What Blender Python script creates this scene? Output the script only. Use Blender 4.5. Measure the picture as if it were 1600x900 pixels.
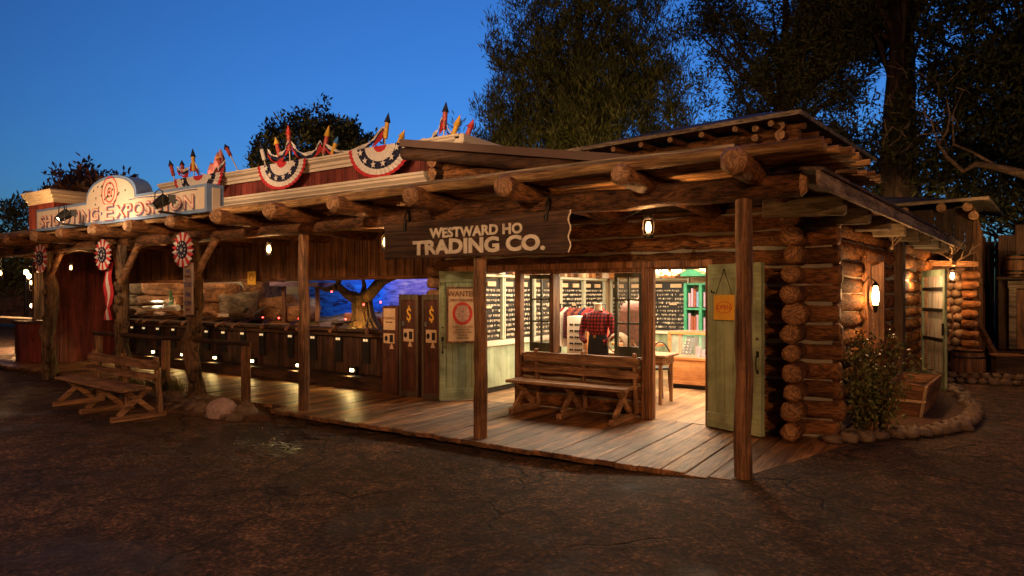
import bpy, math, random
import numpy as np
from mathutils import Vector, Matrix
R = math.radians
random.seed(7)
rng = np.random.default_rng(7)
sc = bpy.context.scene
col = sc.collection
for o in list(bpy.data.objects): bpy.data.objects.remove(o)

# ---------------------------------------------------------------- camera, sky, exposure
YAW = math.atan(693 / 1040.)
EYE = 1.65
cam = bpy.data.cameras.new('camera'); cam.sensor_width = 36; cam.lens = 36 * 1040 / 1600.
cam.shift_y = 8 / 1600.; cam.clip_end = 600; cam.clip_start = .05
camo = bpy.data.objects.new('camera', cam); col.objects.link(camo)
camo.location = (0, 0, EYE); camo.rotation_euler = (R(90), 0, YAW); sc.camera = camo
vs = sc.view_settings
vs.view_transform = 'Standard'; vs.look = 'None'; vs.gamma = 1; vs.use_curve_mapping = False; vs.exposure = 0.55
sc.cycles.use_denoising = True
try: sc.cycles.denoiser = 'OPENIMAGEDENOISE'
except Exception: pass
sc.cycles.use_light_tree = True
sc.cycles.max_bounces = 8; sc.cycles.diffuse_bounces = 3; sc.cycles.glossy_bounces = 3; sc.cycles.transmission_bounces = 4; sc.cycles.transparent_max_bounces = 6
sc.cycles.sample_clamp_indirect = 4.0

world = bpy.data.worlds.new('World'); sc.world = world; world.use_nodes = True
wn = world.node_tree; wl = wn.links
bg = wn.nodes['Background']
sky = wn.nodes.new('ShaderNodeTexSky'); sky.sky_type = 'NISHITA'; sky.sun_disc = False
SUN_EL, SUN_ROT = 4.0, 150.0
sky.sun_elevation = R(SUN_EL); sky.sun_rotation = R(SUN_ROT); sky.ozone_density = 2.0
tint = wn.nodes.new('ShaderNodeMix'); tint.data_type = 'RGBA'; tint.blend_type = 'MULTIPLY'; tint.inputs[0].default_value = 1
tint.inputs[7].default_value = (.17, .445, 1.02, 1)
wl.new(sky.outputs[0], tint.inputs[6])
# dusk: the glow stands in front (north-west), the sky overhead and behind is nearly night
tc = wn.nodes.new('ShaderNodeTexCoord')
dot = wn.nodes.new('ShaderNodeVectorMath'); dot.operation = 'DOT_PRODUCT'; dot.inputs[1].default_value = (-.30, .92, .12)
wl.new(tc.outputs['Generated'], dot.inputs[0])
mr = wn.nodes.new('ShaderNodeMapRange'); mr.interpolation_type = 'SMOOTHSTEP'
mr.inputs[1].default_value = -.05; mr.inputs[2].default_value = 1.02; mr.inputs[3].default_value = .05; mr.inputs[4].default_value = 1
wl.new(dot.outputs['Value'], mr.inputs[0])
t2 = wn.nodes.new('ShaderNodeMix'); t2.data_type = 'RGBA'; t2.blend_type = 'MULTIPLY'; t2.inputs[0].default_value = 1
wl.new(tint.outputs[2], t2.inputs[6]); wl.new(mr.outputs[0], t2.inputs[7])
wl.new(t2.outputs[2], bg.inputs[0]); bg.inputs[1].default_value = .205

def distant_fill():
    L = bpy.data.lights.new('street_glow_fill', 'SUN'); L.energy = .05; L.angle = R(10); L.color = (1, .75, .55)  # warm fill added for the glow of assumed street lamps behind the viewer
    o = bpy.data.objects.new('street_glow_fill', L); col.objects.link(o)
    o.rotation_euler = (R(90 - 25), 0, R(35))
distant_fill()

def point(name, loc, w, c=(1, .58, .26), r=.05, parent=None):
    L = bpy.data.lights.new(name, 'POINT'); L.energy = w; L.color = c; L.shadow_soft_size = r
    o = bpy.data.objects.new(name, L); col.objects.link(o); o.location = loc
    if parent is not None: o.parent = parent
    return o
def area(name, loc, w, sx, sy, rot=(0, 0, 0), c=(1, .72, .42)):
    L = bpy.data.lights.new(name, 'AREA'); L.shape = 'RECTANGLE'; L.size = sx; L.size_y = sy; L.energy = w; L.color = c
    o = bpy.data.objects.new(name, L); col.objects.link(o); o.location = loc; o.rotation_euler = rot
    return o
def spot(name, loc, target, w, ang=60, c=(1, .7, .4), blend=.4, r=.06):
    L = bpy.data.lights.new(name, 'SPOT'); L.energy = w; L.color = c; L.spot_size = R(ang); L.spot_blend = blend; L.shadow_soft_size = r
    o = bpy.data.objects.new(name, L); col.objects.link(o); o.location = loc
    o.rotation_euler = (Vector(target) - Vector(loc)).to_track_quat('-Z', 'Y').to_euler()
    return o
# shop ceiling and gallery scene lighting
area('shop_ceiling_light', (-4.4, 9.9, 2.42), 200, 3.4, 2.0, c=(1, .80, .55))
area('shop_ceiling_light', (-4.0, 12.3, 2.42), 130, 4.0, 1.6, c=(1, .80, .55))
area('gallery_light_blue', (-10.6, 10.4, 2.36), 30, 3.6, .4, (R(35), 0, 0), c=(.45, .62, 1))
area('gallery_light_warm', (-16.0, 8.8, 2.35), 34, 8.0, .4, (R(35), 0, 0), c=(1, .6, .3))

# ---------------------------------------------------------------- materials
def nodes(name):
    m = bpy.data.materials.new(name); m.use_nodes = True
    nt = m.node_tree; return m, nt, nt.nodes['Principled BSDF']
def N(nt, t, **k):
    n = nt.nodes.new(t)
    for a, b in k.items(): setattr(n, a, b)
    return n
def ramp(nt, stops, src):
    r = N(nt, 'ShaderNodeValToRGB'); el = r.color_ramp.elements
    while len(el) < len(stops): el.new(.5)
    for e, (p, c) in zip(el, stops): e.position = p; e.color = tuple(c) + (1,) if len(c) == 3 else c
    nt.links.new(src, r.inputs[0]); return r
def mapped(nt, scale=(1, 1, 1), kind='Object'):
    t = N(nt, 'ShaderNodeTexCoord'); m = N(nt, 'ShaderNodeMapping'); m.inputs['Scale'].default_value = scale
    nt.links.new(t.outputs[kind], m.inputs[0]); return m.outputs[0]
def noise(nt, vec, s, d=5, r=.6, dist=0):
    n = N(nt, 'ShaderNodeTexNoise'); n.inputs['Scale'].default_value = s; n.inputs['Detail'].default_value = d
    n.inputs['Roughness'].default_value = r; n.inputs['Distortion'].default_value = dist
    if vec is not None: nt.links.new(vec, n.inputs['Vector'])
    return n.outputs['Fac']
def bump(nt, h, b, s=.3, dist=.02):
    n = N(nt, 'ShaderNodeBump'); n.inputs['Strength'].default_value = s; n.inputs['Distance'].default_value = dist
    nt.links.new(h, n.inputs['Height']); nt.links.new(n.outputs[0], b.inputs['Normal']); return n
def island(nt, colour, amt):
    g = N(nt, 'ShaderNodeNewGeometry'); h = N(nt, 'ShaderNodeHueSaturation')
    m = N(nt, 'ShaderNodeMapRange'); m.inputs[3].default_value = 1 - amt; m.inputs[4].default_value = 1 + amt
    nt.links.new(g.outputs['Random Per Island'], m.inputs[0]); nt.links.new(m.outputs[0], h.inputs['Value'])
    nt.links.new(colour, h.inputs['Color']); return h.outputs[0]
def plain(name, c, rough=.6, metal=0, var=.25, vs_=8, bmp=.1, isl=0, spec=.5, coat=0):
    m, nt, b = nodes(name); v = mapped(nt)
    n = noise(nt, v, vs_, 6)
    r = ramp(nt, [(.3, [x * (1 - var) for x in c]), (.7, [min(1, x * (1 + var)) for x in c])], n)
    out = r.outputs[0]
    if isl: out = island(nt, out, isl)
    nt.links.new(out, b.inputs['Base Color']); b.inputs['Roughness'].default_value = rough; b.inputs['Metallic'].default_value = metal
    b.inputs['Specular IOR Level'].default_value = spec
    if bmp: bump(nt, noise(nt, v, vs_ * 5, 4), b, bmp, .01)
    return m
WC = {}
def wood(c1, c2, axis='X', s=9, stretch=10, bmp=.5, rough=.65, isl=.3, dist=.8, spec=.35, wear=None):
    key = (tuple(c1), tuple(c2), axis, s, stretch, bmp, rough, isl, wear, spec)
    if key in WC: return WC[key]
    m, nt, b = nodes('wood_%d' % len(WC))
    sc3 = [1., 1., 1.]; sc3['XYZ'.index(axis)] = 1. / stretch
    v = mapped(nt, sc3)
    sc4 = [1., 1., 1.]; sc4['XYZ'.index(axis)] = 1. / (stretch * 2.2)
    n1 = noise(nt, v, s, 7, .68, dist); n2 = noise(nt, mapped(nt, sc4), s * 6, 5, .65, .4)
    n3 = noise(nt, mapped(nt), 2.3, 5, .6, .5)
    mx = N(nt, 'ShaderNodeMath', operation='MULTIPLY_ADD'); mx.inputs[1].default_value = .8
    nt.links.new(n2, mx.inputs[0]); nt.links.new(n1, mx.inputs[2])
    mid = [(a + b_) / 2 for a, b_ in zip(c1, c2)]
    r = ramp(nt, [(.60, [q * .45 for q in c1]), (.74, c1), (.90, mid), (1.0, c2)], mx.outputs[0])
    bl = ramp(nt, [(.32, (.55, .52, .50)), (.55, (1, 1, 1)), (.75, (1.25, 1.2, 1.15))], n3)
    mm = N(nt, 'ShaderNodeMix', data_type='RGBA', blend_type='MULTIPLY'); mm.inputs[0].default_value = 1
    nt.links.new(r.outputs[0], mm.inputs[6]); nt.links.new(bl.outputs[0], mm.inputs[7])
    out = mm.outputs[2]
    if wear:
        big = noise(nt, mapped(nt), 1.7, 5, .6, .4)
        w = ramp(nt, [(.48, (0, 0, 0)), (.62, (1, 1, 1))], big)
        k = N(nt, 'ShaderNodeMix', data_type='RGBA'); k.inputs[7].default_value = tuple(wear) + (1,)
        nt.links.new(w.outputs[0], k.inputs[0]); nt.links.new(out, k.inputs[6]); out = k.outputs[2]
    out = island(nt, out, isl)
    nt.links.new(out, b.inputs['Base Color']); b.inputs['Roughness'].default_value = rough
    b.inputs['Specular IOR Level'].default_value = spec
    bump(nt, mx.outputs[0], b, bmp, .03)
    WC[key] = m; return m
def endgrain(name, c1, c2):
    m, nt, b = nodes(name); v = mapped(nt)
    n = noise(nt, v, 5, 2, .5, .6)
    k = N(nt, 'ShaderNodeMath', operation='MULTIPLY'); k.inputs[1].default_value = 70; nt.links.new(n, k.inputs[0])
    s = N(nt, 'ShaderNodeMath', operation='SINE'); nt.links.new(k.outputs[0], s.inputs[0])
    a = N(nt, 'ShaderNodeMath', operation='MULTIPLY_ADD'); a.inputs[1].default_value = .3; a.inputs[2].default_value = .5
    nt.links.new(s.outputs[0], a.inputs[0])
    r = ramp(nt, [(.2, c1), (.8, c2)], a.outputs[0])
    nt.links.new(island(nt, r.outputs[0], .2), b.inputs['Base Color']); b.inputs['Roughness'].default_value = .7
    bump(nt, a.outputs[0], b, .3, .006)
    return m
def glow(name, c, s):
    m, nt, b = nodes(name); b.inputs['Base Color'].default_value = tuple(c) + (1,)
    b.inputs['Emission Color'].default_value = tuple(c) + (1,); b.inputs['Emission Strength'].default_value = s
    return m
def glass(name, c=(1, 1, 1), rough=.02, a=.12):
    m, nt, b = nodes(name); b.inputs['Base Color'].default_value = tuple(c) + (1,)
    b.inputs['Roughness'].default_value = rough; b.inputs['Alpha'].default_value = a; b.inputs['Specular IOR Level'].default_value = .6
    return m

LOG1, LOG2 = (.055, .020, .007), (.36, .15, .048)
M = {}
M['whitewash'] = plain('aged_white_paint', (.62, .52, .40), .55, var=.14, vs_=2.5)
for ax in 'XYZ':
    M['log' + ax] = wood(LOG1, LOG2, ax, 13, 3.6, 1.0, .62, .3, dist=1.6)
    M['post' + ax] = wood((.08, .036, .016), (.36, .18, .08), ax, 12, 10, .7, .6, .2)
    M['plank' + ax] = wood((.08, .034, .016), (.34, .16, .07), ax, 7, 14, .45, .6, .25)
    M['dark' + ax] = wood((.020, .010, .006), (.095, .046, .023), ax, 8, 12, .5, .65, .25)
    M['grey' + ax] = wood((.10, .072, .05), (.42, .32, .22), ax, 9, 14, .6, .75, .3)
    M['red' + ax] = wood((.10, .020, .014), (.24, .05, .035), ax, 5, 12, .25, .6, .22)
    M['green' + ax] = wood((.24, .30, .18), (.34, .41, .25), ax, 5, 12, .2, .5, .08)
    M['white' + ax] = M['whitewash']
    M['bench' + ax] = wood((.13, .062, .03), (.46, .26, .13), ax, 10, 13, .6, .6, .2)
    M['maple' + ax] = wood((.36, .13, .04), (.55, .25, .09), ax, 5, 12, .1, .4, .08)
M['deck'] = wood((.065, .027, .010), (.33, .155, .058), 'Y', 7, 9, .9, .45, .5, spec=.5)
M['floor'] = wood((.20, .11, .055), (.42, .25, .13), 'Y', 5, 14, .15, .4, .2)
M['end'] = endgrain('log_end_grain', (.10, .042, .015), (.30, .145, .055))
M['endpale'] = endgrain('pale_log_end_grain', (.20, .10, .045), (.44, .24, .11))
M['chink'] = plain('chinking', (.30, .27, .20), .9, var=.3, vs_=3, bmp=.4)
M['iron'] = plain('dark_iron', (.02, .018, .016), .5, .6, .3)
M['brass'] = plain('brass', (.5, .3, .1), .35, .9, .2)
M['cream'] = plain('cream_paint', (.66, .55, .42), .5, var=.08, vs_=2)
M['blue'] = plain('light_blue_paint', (.17, .26, .44), .5, var=.12)
M['redp'] = plain('red_paint', (.55, .035, .025), .5, var=.15)
M['navy'] = plain('navy_cloth', (.012, .014, .045), .85, var=.2)
M['whitecloth'] = plain('white_cloth', (.66, .60, .55), .85, var=.12, vs_=20)
M['redcloth'] = plain('red_cloth', (.50, .022, .03), .85, var=.2, vs_=20)
M['yellow'] = plain('yellow_paint', (.72, .40, .04), .5, var=.12)
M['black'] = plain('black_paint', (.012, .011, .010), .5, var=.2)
M['shingle'] = wood((.05, .036, .03), (.16, .115, .10), 'Y', 6, 5, .6, .8, .3)
M['roofmetal'] = plain('brown_metal_roof', (.12, .075, .06), .55, .0, .2, 2, .1, spec=.3)
M['stone'] = plain('river_stone', (.21, .14, .09), .6, var=.45, vs_=7, bmp=.5, isl=.45)
M['pink'] = plain('pink_granite', (.42, .30, .27), .7, var=.3, vs_=16, bmp=.5)
M['soil'] = plain('soil', (.10, .05, .025), .95, var=.5, vs_=14, bmp=1)
M['glass'] = glass('pane_glass', (.9, .95, .9), .03, .10)
M['bulb'] = glow('lamp_glow', (1, .62, .25), 22)
M['bulbglass'] = glow('lantern_glass_lit', (1, .56, .2), 9)
M['footglow'] = glow('footlight_glow', (1, .75, .3), 22)
M['redglow'] = glow('red_target_lamp', (1, .04, .03), 12)
M['plaster'] = plain('shop_wall', (.42, .30, .17), .8, var=.1, vs_=2)
M['skin'] = plain('mannequin_linen', (.66, .52, .36), .7, var=.08)
M['trousers'] = plain('black_trousers', (.012, .012, .014), .9, var=.2)
M['leather'] = plain('tooled_leather', (.26, .06, .025), .5, var=.6, vs_=22, bmp=.8)
M['antler'] = plain('antler', (.42, .28, .16), .5, var=.3, vs_=14)
M['bark'] = wood((.03, .018, .012), (.12, .07, .045), 'Z', 4, 6, 1.0, .85, .2)
M['paper'] = plain('aged_paper', (.62, .42, .24), .7, var=.15, vs_=5)

def leafmat(name, c1, c2, tr=.25):
    m, nt, b = nodes(name)
    g = N(nt, 'ShaderNodeNewGeometry'); r = ramp(nt, [(0, c1), (1, c2)], g.outputs['Random Per Island'])
    nt.links.new(r.outputs[0], b.inputs['Base Color']); b.inputs['Roughness'].default_value = .55
    b.inputs['Specular IOR Level'].default_value = .25
    return m
M['pine'] = leafmat('pine_needles', (.05, .055, .015), (.15, .15, .04))
M['oak'] = leafmat('dark_leaves', (.04, .040, .015), (.10, .095, .035))
M['bush'] = leafmat('bush_leaves', (.05, .06, .018), (.20, .20, .06))
M['redleaf'] = leafmat('red_leaves', (.05, .03, .02), (.13, .05, .03))
M['grass'] = leafmat('grass_blades', (.10, .09, .03), (.24, .20, .07))
M['rackpaint'] = plain('sage_cream_paint', (.46, .46, .33), .5, var=.08)
M['pins'] = leafmat('hanging_pins', (.10, .07, .05), (.80, .68, .50))
M['cloth'] = leafmat('hung_clothes', (.08, .16, .42), (.62, .34, .30))

def plaid():
    m, nt, b = nodes('red_plaid'); v = mapped(nt)
    s = N(nt, 'ShaderNodeSeparateXYZ'); nt.links.new(v, s.inputs[0])
    outs = []
    for a in (0, 2):
        k = N(nt, 'ShaderNodeMath', operation='MULTIPLY'); k.inputs[1].default_value = 2 * math.pi / .052; nt.links.new(s.outputs[a], k.inputs[0])
        q = N(nt, 'ShaderNodeMath', operation='SINE'); nt.links.new(k.outputs[0], q.inputs[0])
        g = N(nt, 'ShaderNodeMath', operation='GREATER_THAN'); g.inputs[1].default_value = -.1; nt.links.new(q.outputs[0], g.inputs[0]); outs.append(g.outputs[0])
    ad = N(nt, 'ShaderNodeMath', operation='ADD'); nt.links.new(outs[0], ad.inputs[0]); nt.links.new(outs[1], ad.inputs[1])
    h = N(nt, 'ShaderNodeMath', operation='MULTIPLY'); h.inputs[1].default_value = .5; nt.links.new(ad.outputs[0], h.inputs[0])
    r = ramp(nt, [(0, (.018, .010, .014)), (.5, (.11, .009, .012)), (1, (.32, .024, .028))], h.outputs[0])
    nt.links.new(r.outputs[0], b.inputs['Base Color']); b.inputs['Roughness'].default_value = .9
    return m
M['plaid'] = plaid()
def stripes():
    m, nt, b = nodes('striped_blanket'); v = mapped(nt, (1, 1, .02))
    n = noise(nt, v, 16, 3, .8)
    r = ramp(nt, [(.36, (.16, .09, .05)), (.44, (.60, .42, .28)), (.52, (.75, .66, .48)), (.60, (.45, .16, .08)), (.68, (.66, .50, .34))], n)
    nt.links.new(r.outputs[0], b.inputs['Base Color']); b.inputs['Roughness'].default_value = .9
    return m
M['stripes'] = stripes()
def mural():
    m, nt, b = nodes('painted_sky_mural'); v = mapped(nt, (.6, 1, 3))
    n = noise(nt, v, 3, 8, .7, 1.5)
    a = ramp(nt, [(.40, (.003, .010, .06)), (.5, (.006, .12, .75)), (.72, (.02, .30, .95))], n)
    p = ramp(nt, [(.35, (.06, .06, .30)), (.5, (.30, .17, .50)), (.65, (.60, .36, .48))], n)
    sx = N(nt, 'ShaderNodeSeparateXYZ'); nt.links.new(mapped(nt), sx.inputs[0])
    q = N(nt, 'ShaderNodeMapRange'); q.inputs[1].default_value = .7; q.inputs[2].default_value = 1.4; nt.links.new(sx.outputs[0], q.inputs[0])
    k = N(nt, 'ShaderNodeMix', data_type='RGBA'); nt.links.new(q.outputs[0], k.inputs[0]); nt.links.new(a.outputs[0], k.inputs[6]); nt.links.new(p.outputs[0], k.inputs[7])
    nt.links.new(k.outputs[2], b.inputs['Base Color']); b.inputs['Roughness'].default_value = .9
    return m
M['mural'] = mural()
M['rockwarm'] = wood((.12, .05, .02), (.42, .20, .08), 'X', 7, 3, 1.0, .85, .2)
M['rockgrey'] = wood((.06, .045, .03), (.22, .16, .10), 'X', 6, 3, 1.0, .85, .2)
M['gnarl'] = wood((.035, .022, .013), (.22, .13, .065), 'Z', 6, 8, .9, .8, .2)

def ground_mat():
    m, nt, b = nodes('worn_asphalt'); L = nt.links
    v = mapped(nt); n1 = noise(nt, v, .55, 8, .65, .6); n2 = noise(nt, v, 4.5, 9, .72, .8); n3 = noise(nt, v, 26, 6, .8)
    c = ramp(nt, [(.30, (.032, .017, .009)), (.5, (.090, .048, .023)), (.70, (.165, .092, .044))], n1)
    f = ramp(nt, [(.38, (.30, .28, .26)), (.50, (.85, .85, .85)), (.62, (1.7, 1.62, 1.5))], n2)
    x = N(nt, 'ShaderNodeMix', data_type='RGBA', blend_type='MULTIPLY'); x.inputs[0].default_value = 1
    L.new(c.outputs[0], x.inputs[6]); L.new(f.outputs[0], x.inputs[7])
    g = ramp(nt, [(.40, (.16, .16, .16)), (.47, (.9, .9, .9)), (.545, (1.35, 1.3, 1.25)), (.60, (3.6, 3.3, 2.9))], n3)
    x2 = N(nt, 'ShaderNodeMix', data_type='RGBA', blend_type='MULTIPLY'); x2.inputs[0].default_value = 1
    L.new(x.outputs[2], x2.inputs[6]); L.new(g.outputs[0], x2.inputs[7])
    # cracks
    dn = N(nt, 'ShaderNodeTexNoise'); dn.inputs['Scale'].default_value = 1.6; dn.inputs['Detail'].default_value = 6; L.new(v, dn.inputs['Vector'])
    mv = N(nt, 'ShaderNodeVectorMath', operation='MULTIPLY_ADD'); mv.inputs[1].default_value = (.9, .9, .9); L.new(dn.outputs['Color'], mv.inputs[0]); L.new(v, mv.inputs[2])
    vo = N(nt, 'ShaderNodeTexVoronoi', feature='DISTANCE_TO_EDGE'); vo.inputs['Scale'].default_value = .55; L.new(mv.outputs[0], vo.inputs['Vector'])
    ck = ramp(nt, [(0, (0, 0, 0)), (.016, (1, 1, 1))], vo.outputs['Distance'])
    msk = ramp(nt, [(.44, (1, 1, 1)), (.50, (0, 0, 0))], noise(nt, v, .45, 3, .5))
    mxk = N(nt, 'ShaderNodeMath', operation='MAXIMUM'); L.new(ck.outputs[0], mxk.inputs[0]); L.new(msk.outputs[0], mxk.inputs[1])
    x3 = N(nt, 'ShaderNodeMix', data_type='RGBA', blend_type='MULTIPLY'); x3.inputs[0].default_value = .8
    L.new(x2.outputs[2], x3.inputs[6]); L.new(mxk.outputs[0], x3.inputs[7])
    L.new(x3.outputs[2], b.inputs['Base Color'])
    rr = ramp(nt, [(.33, (.42, .42, .42)), (.46, (.82, .82, .82))], n1); L.new(rr.outputs[0], b.inputs['Roughness'])
    pv = N(nt, 'ShaderNodeVectorMath', operation='DISTANCE'); pv.inputs[1].default_value = (-7.4, 4.9, -.12); L.new(v, pv.inputs[0])
    wd = N(nt, 'ShaderNodeMath', operation='MULTIPLY_ADD'); wd.inputs[1].default_value = -.22; wd.inputs[2].default_value = .62; L.new(pv.outputs['Value'], wd.inputs[0])
    ws = N(nt, 'ShaderNodeMath', operation='ADD'); L.new(wd.outputs[0], ws.inputs[0]); L.new(noise(nt, mapped(nt, (1, 2.2, 1)), 2.2, 4, .6), ws.inputs[1])
    wr = ramp(nt, [(.86, (1, 1, 1)), (.98, (.16, .16, .16))], ws.outputs[0])
    rx = N(nt, 'ShaderNodeMix', data_type='RGBA', blend_type='MULTIPLY'); rx.inputs[0].default_value = 1
    L.new(rr.outputs[0], rx.inputs[6]); L.new(wr.outputs[0], rx.inputs[7]); L.new(rx.outputs[2], b.inputs['Roughness'])
    dk = ramp(nt, [(.86, (1, 1, 1)), (.98, (.45, .45, .45))], ws.outputs[0])
    cx = N(nt, 'ShaderNodeMix', data_type='RGBA', blend_type='MULTIPLY'); cx.inputs[0].default_value = 1
    L.new(x3.outputs[2], cx.inputs[6]); L.new(dk.outputs[0], cx.inputs[7]); L.new(cx.outputs[2], b.inputs['Base Color'])
    b.inputs['Specular IOR Level'].default_value = .5
    h = N(nt, 'ShaderNodeMath', operation='MULTIPLY_ADD'); h.inputs[1].default_value = .5; L.new(n3, h.inputs[0]); L.new(n2, h.inputs[2])
    h2 = N(nt, 'ShaderNodeMath', operation='MULTIPLY_ADD'); h2.inputs[1].default_value = 1.2; L.new(mxk.outputs[0], h2.inputs[0]); L.new(h.outputs[0], h2.inputs[2])
    bump(nt, h2.outputs[0], b, 1.0, .08)
    return m
M['ground'] = ground_mat()

# ---------------------------------------------------------------- mesh builder
class MB:
    def __init__(s): s.v = []; s.f = []; s.m = []; s.sm = []
    def add(s, vs, fs, mi=0, sm=False):
        o = len(s.v); s.v += [tuple(p) for p in vs]
        for f in fs: s.f.append(tuple(i + o for i in f)); s.m.append(mi); s.sm.append(sm)
        return s
    def box(s, x0, x1, y0, y1, z0, z1, mi=0):
        vs = [(x0, y0, z0), (x1, y0, z0), (x1, y1, z0), (x0, y1, z0), (x0, y0, z1), (x1, y0, z1), (x1, y1, z1), (x0, y1, z1)]
        return s.add(vs, [(0, 3, 2, 1), (4, 5, 6, 7), (0, 1, 5, 4), (1, 2, 6, 5), (2, 3, 7, 6), (3, 0, 4, 7)], mi)
    def bar(s, p0, p1, w, h, mi=0, up=(0, 0, 1)):
        p0, p1 = Vector(p0), Vector(p1); d = (p1 - p0).normalized(); u = Vector(up)
        if abs(d.dot(u)) > .98: u = Vector((0, 1, 0))
        r = d.cross(u).normalized(); u = r.cross(d).normalized(); vs = []
        for p in (p0, p1):
            for a, b in ((-1, -1), (1, -1), (1, 1), (-1, 1)): vs.append(p + r * a * w / 2 + u * b * h / 2)
        return s.add(vs, [(0, 1, 2, 3), (7, 6, 5, 4), (0, 4, 5, 1), (1, 5, 6, 2), (2, 6, 7, 3), (3, 7, 4, 0)], mi)
    def tube(s, pts, rad, n=10, mi=0, cap=None, rough=0., sm=True):
        pts = [Vector(p) for p in pts]; k = len(pts)
        if not hasattr(rad, '__len__'): rad = [rad] * k
        d0 = (pts[1] - pts[0]).normalized(); u = Vector((0, 0, 1)) if abs(d0.z) < .9 else Vector((1, 0, 0))
        vs = []; ph = [random.uniform(-1, 1) for _ in range(n)]
        for i in range(k):
            d = (pts[min(i + 1, k - 1)] - pts[max(i - 1, 0)]).normalized()
            r = d.cross(u).normalized(); u = r.cross(d).normalized()
            for j in range(n):
                a = 2 * math.pi * j / n; q = rad[i] * (1 + rough * (.5 * ph[j] + random.uniform(-.5, .5)))
                vs.append(pts[i] + r * math.cos(a) * q + u * math.sin(a) * q)
        fs = [(i * n + j, i * n + (j + 1) % n, (i + 1) * n + (j + 1) % n, (i + 1) * n + j) for i in range(k - 1) for j in range(n)]
        s.add(vs, fs, mi, sm)
        c = mi if cap is None else cap
        s.add(vs[:n], [tuple(range(n))][::1], c, False); s.add(vs[-n:], [tuple(range(n))[::-1]], c, False)
        return s
    def log(s, p0, p1, r, r2=None, n=12, mi=0, cap=1, rough=.08, wob=.012, step=.35, tip0=0, tip1=0):
        p0, p1 = Vector(p0), Vector(p1); L = (p1 - p0).length; k = max(2, int(L / step)); r2 = r if r2 is None else r2
        d = (p1 - p0).normalized()
        pts = []; rad = []
        if tip0: pts.append(p0 - d * tip0); rad.append(r * .62)
        for i in range(k + 1):
            t = i / k; pts.append(p0.lerp(p1, t) + Vector([random.uniform(-wob, wob) for _ in range(3)]) * (0 < i < k)); rad.append(r + (r2 - r) * t + random.uniform(-.03, .03) * r)
        if tip1: pts.append(p1 + d * tip1); rad.append(r2 * .62)
        n0 = len(s.f)
        s.tube(pts, rad, n, mi, cap, rough)
        if tip0 or tip1:
            nf = len(pts) - 1
            for i in range(n):
                if tip0: s.m[n0 + i] = cap
                if tip1: s.m[n0 + (nf - 1) * n + i] = cap
        return s
    def blob(s, c, rx, ry, rz, mi=0, amp=.15, seed=None, n=10, flat=0, rot=0, sq=1.):
        rr = random.Random(seed if seed is not None else random.random()); vs = []; m = n // 2 + 1
        hs = [(rr.uniform(1, 3), rr.uniform(1, 3), rr.uniform(0, 6.3), rr.uniform(.4, 1)) for _ in range(4)]
        ca, sa = math.cos(rot), math.sin(rot)
        for i in range(m + 1):
            th = math.pi * i / m
            for j in range(n):
                ph = 2 * math.pi * j / n; k = 1
                for a, b, o, w in hs: k += amp * w * .5 * math.sin(a * th * 2 + o) * math.cos(round(b) * ph + o)
                g = lambda q: math.copysign(abs(q) ** sq, q); x, y, z = rx * g(math.sin(th)) * g(math.cos(ph)) * k, ry * g(math.sin(th)) * g(math.sin(ph)) * k, rz * g(math.cos(th)) * k
                if flat: z = max(z, -rz * flat)
                vs.append((c[0] + x * ca - y * sa, c[1] + x * sa + y * ca, c[2] + z))
        fs = []
        for i in range(m):
            for j in range(n):
                a, b_, c_, d = i * n + j, i * n + (j + 1) % n, (i + 1) * n + (j + 1) % n, (i + 1) * n + j
                if i == 0: fs.append((a, d, c_))
                elif i == m - 1: fs.append((a, d, b_))
                else: fs.append((a, d, c_, b_))
        return s.add(vs, fs, mi, True)
    def prism(s, poly, fr, t, mi=0, side=None):
        """poly of (a,b) in the frame fr=(origin, ua, ub, un); extruded by t against un"""
        o, ua, ub, un = [Vector(q) for q in fr]; n = len(poly)
        fvs = [o + ua * a + ub * b for a, b in poly]; bvs = [p - un * t for p in fvs]
        s.add(fvs + bvs, [tuple(range(n)), tuple(range(2 * n - 1, n - 1, -1))], mi)
        sd = mi if side is None else side
        for i in range(n):
            j = (i + 1) % n; s.add([fvs[i], bvs[i], bvs[j], fvs[j]], [(0, 1, 2, 3)], sd)
        return s
    def build(s, name, mats, parent=None, label=None, bevel=0):
        if not isinstance(mats, (list, tuple)): mats = [mats]
        me = bpy.data.meshes.new(name); vs = np.array(s.v, dtype=float)
        root = parent if parent is None or parent.parent is None else parent.parent
        if root is not None and root.get('_w'): vs = vs - np.array(root.location)
        me.from_pydata(vs.tolist(), [], s.f)
        for m in mats: me.materials.append(m)
        me.polygons.foreach_set('material_index', s.m); me.polygons.foreach_set('use_smooth', s.sm)
        if bevel or True:
            me.validate(); me.update()
        o = bpy.data.objects.new(name, me); col.objects.link(o)
        if parent is not None: o.parent = parent
        if label: o['label'] = label
        if bevel:
            b = o.modifiers.new('edge', 'BEVEL'); b.width = bevel; b.segments = 1; b.limit_method = 'ANGLE'
        return o
def tag(o, label, cat=None, group=None, kind=None):
    if label: o['label'] = label
    if cat: o['category'] = cat
    if group: o['group'] = group
    if kind: o['kind'] = kind
    return o
def thing(name, label, cat, loc=(0, 0, 0), rz=0, group=None, w=False):
    """w=True: its parts are written in world coordinates"""
    o = bpy.data.objects.new(name, None); col.objects.link(o); o.location = loc; o.rotation_euler = (0, 0, rz); o.empty_display_size = .2
    if w: o['_w'] = 1
    return tag(o, label, cat, group)
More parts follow.
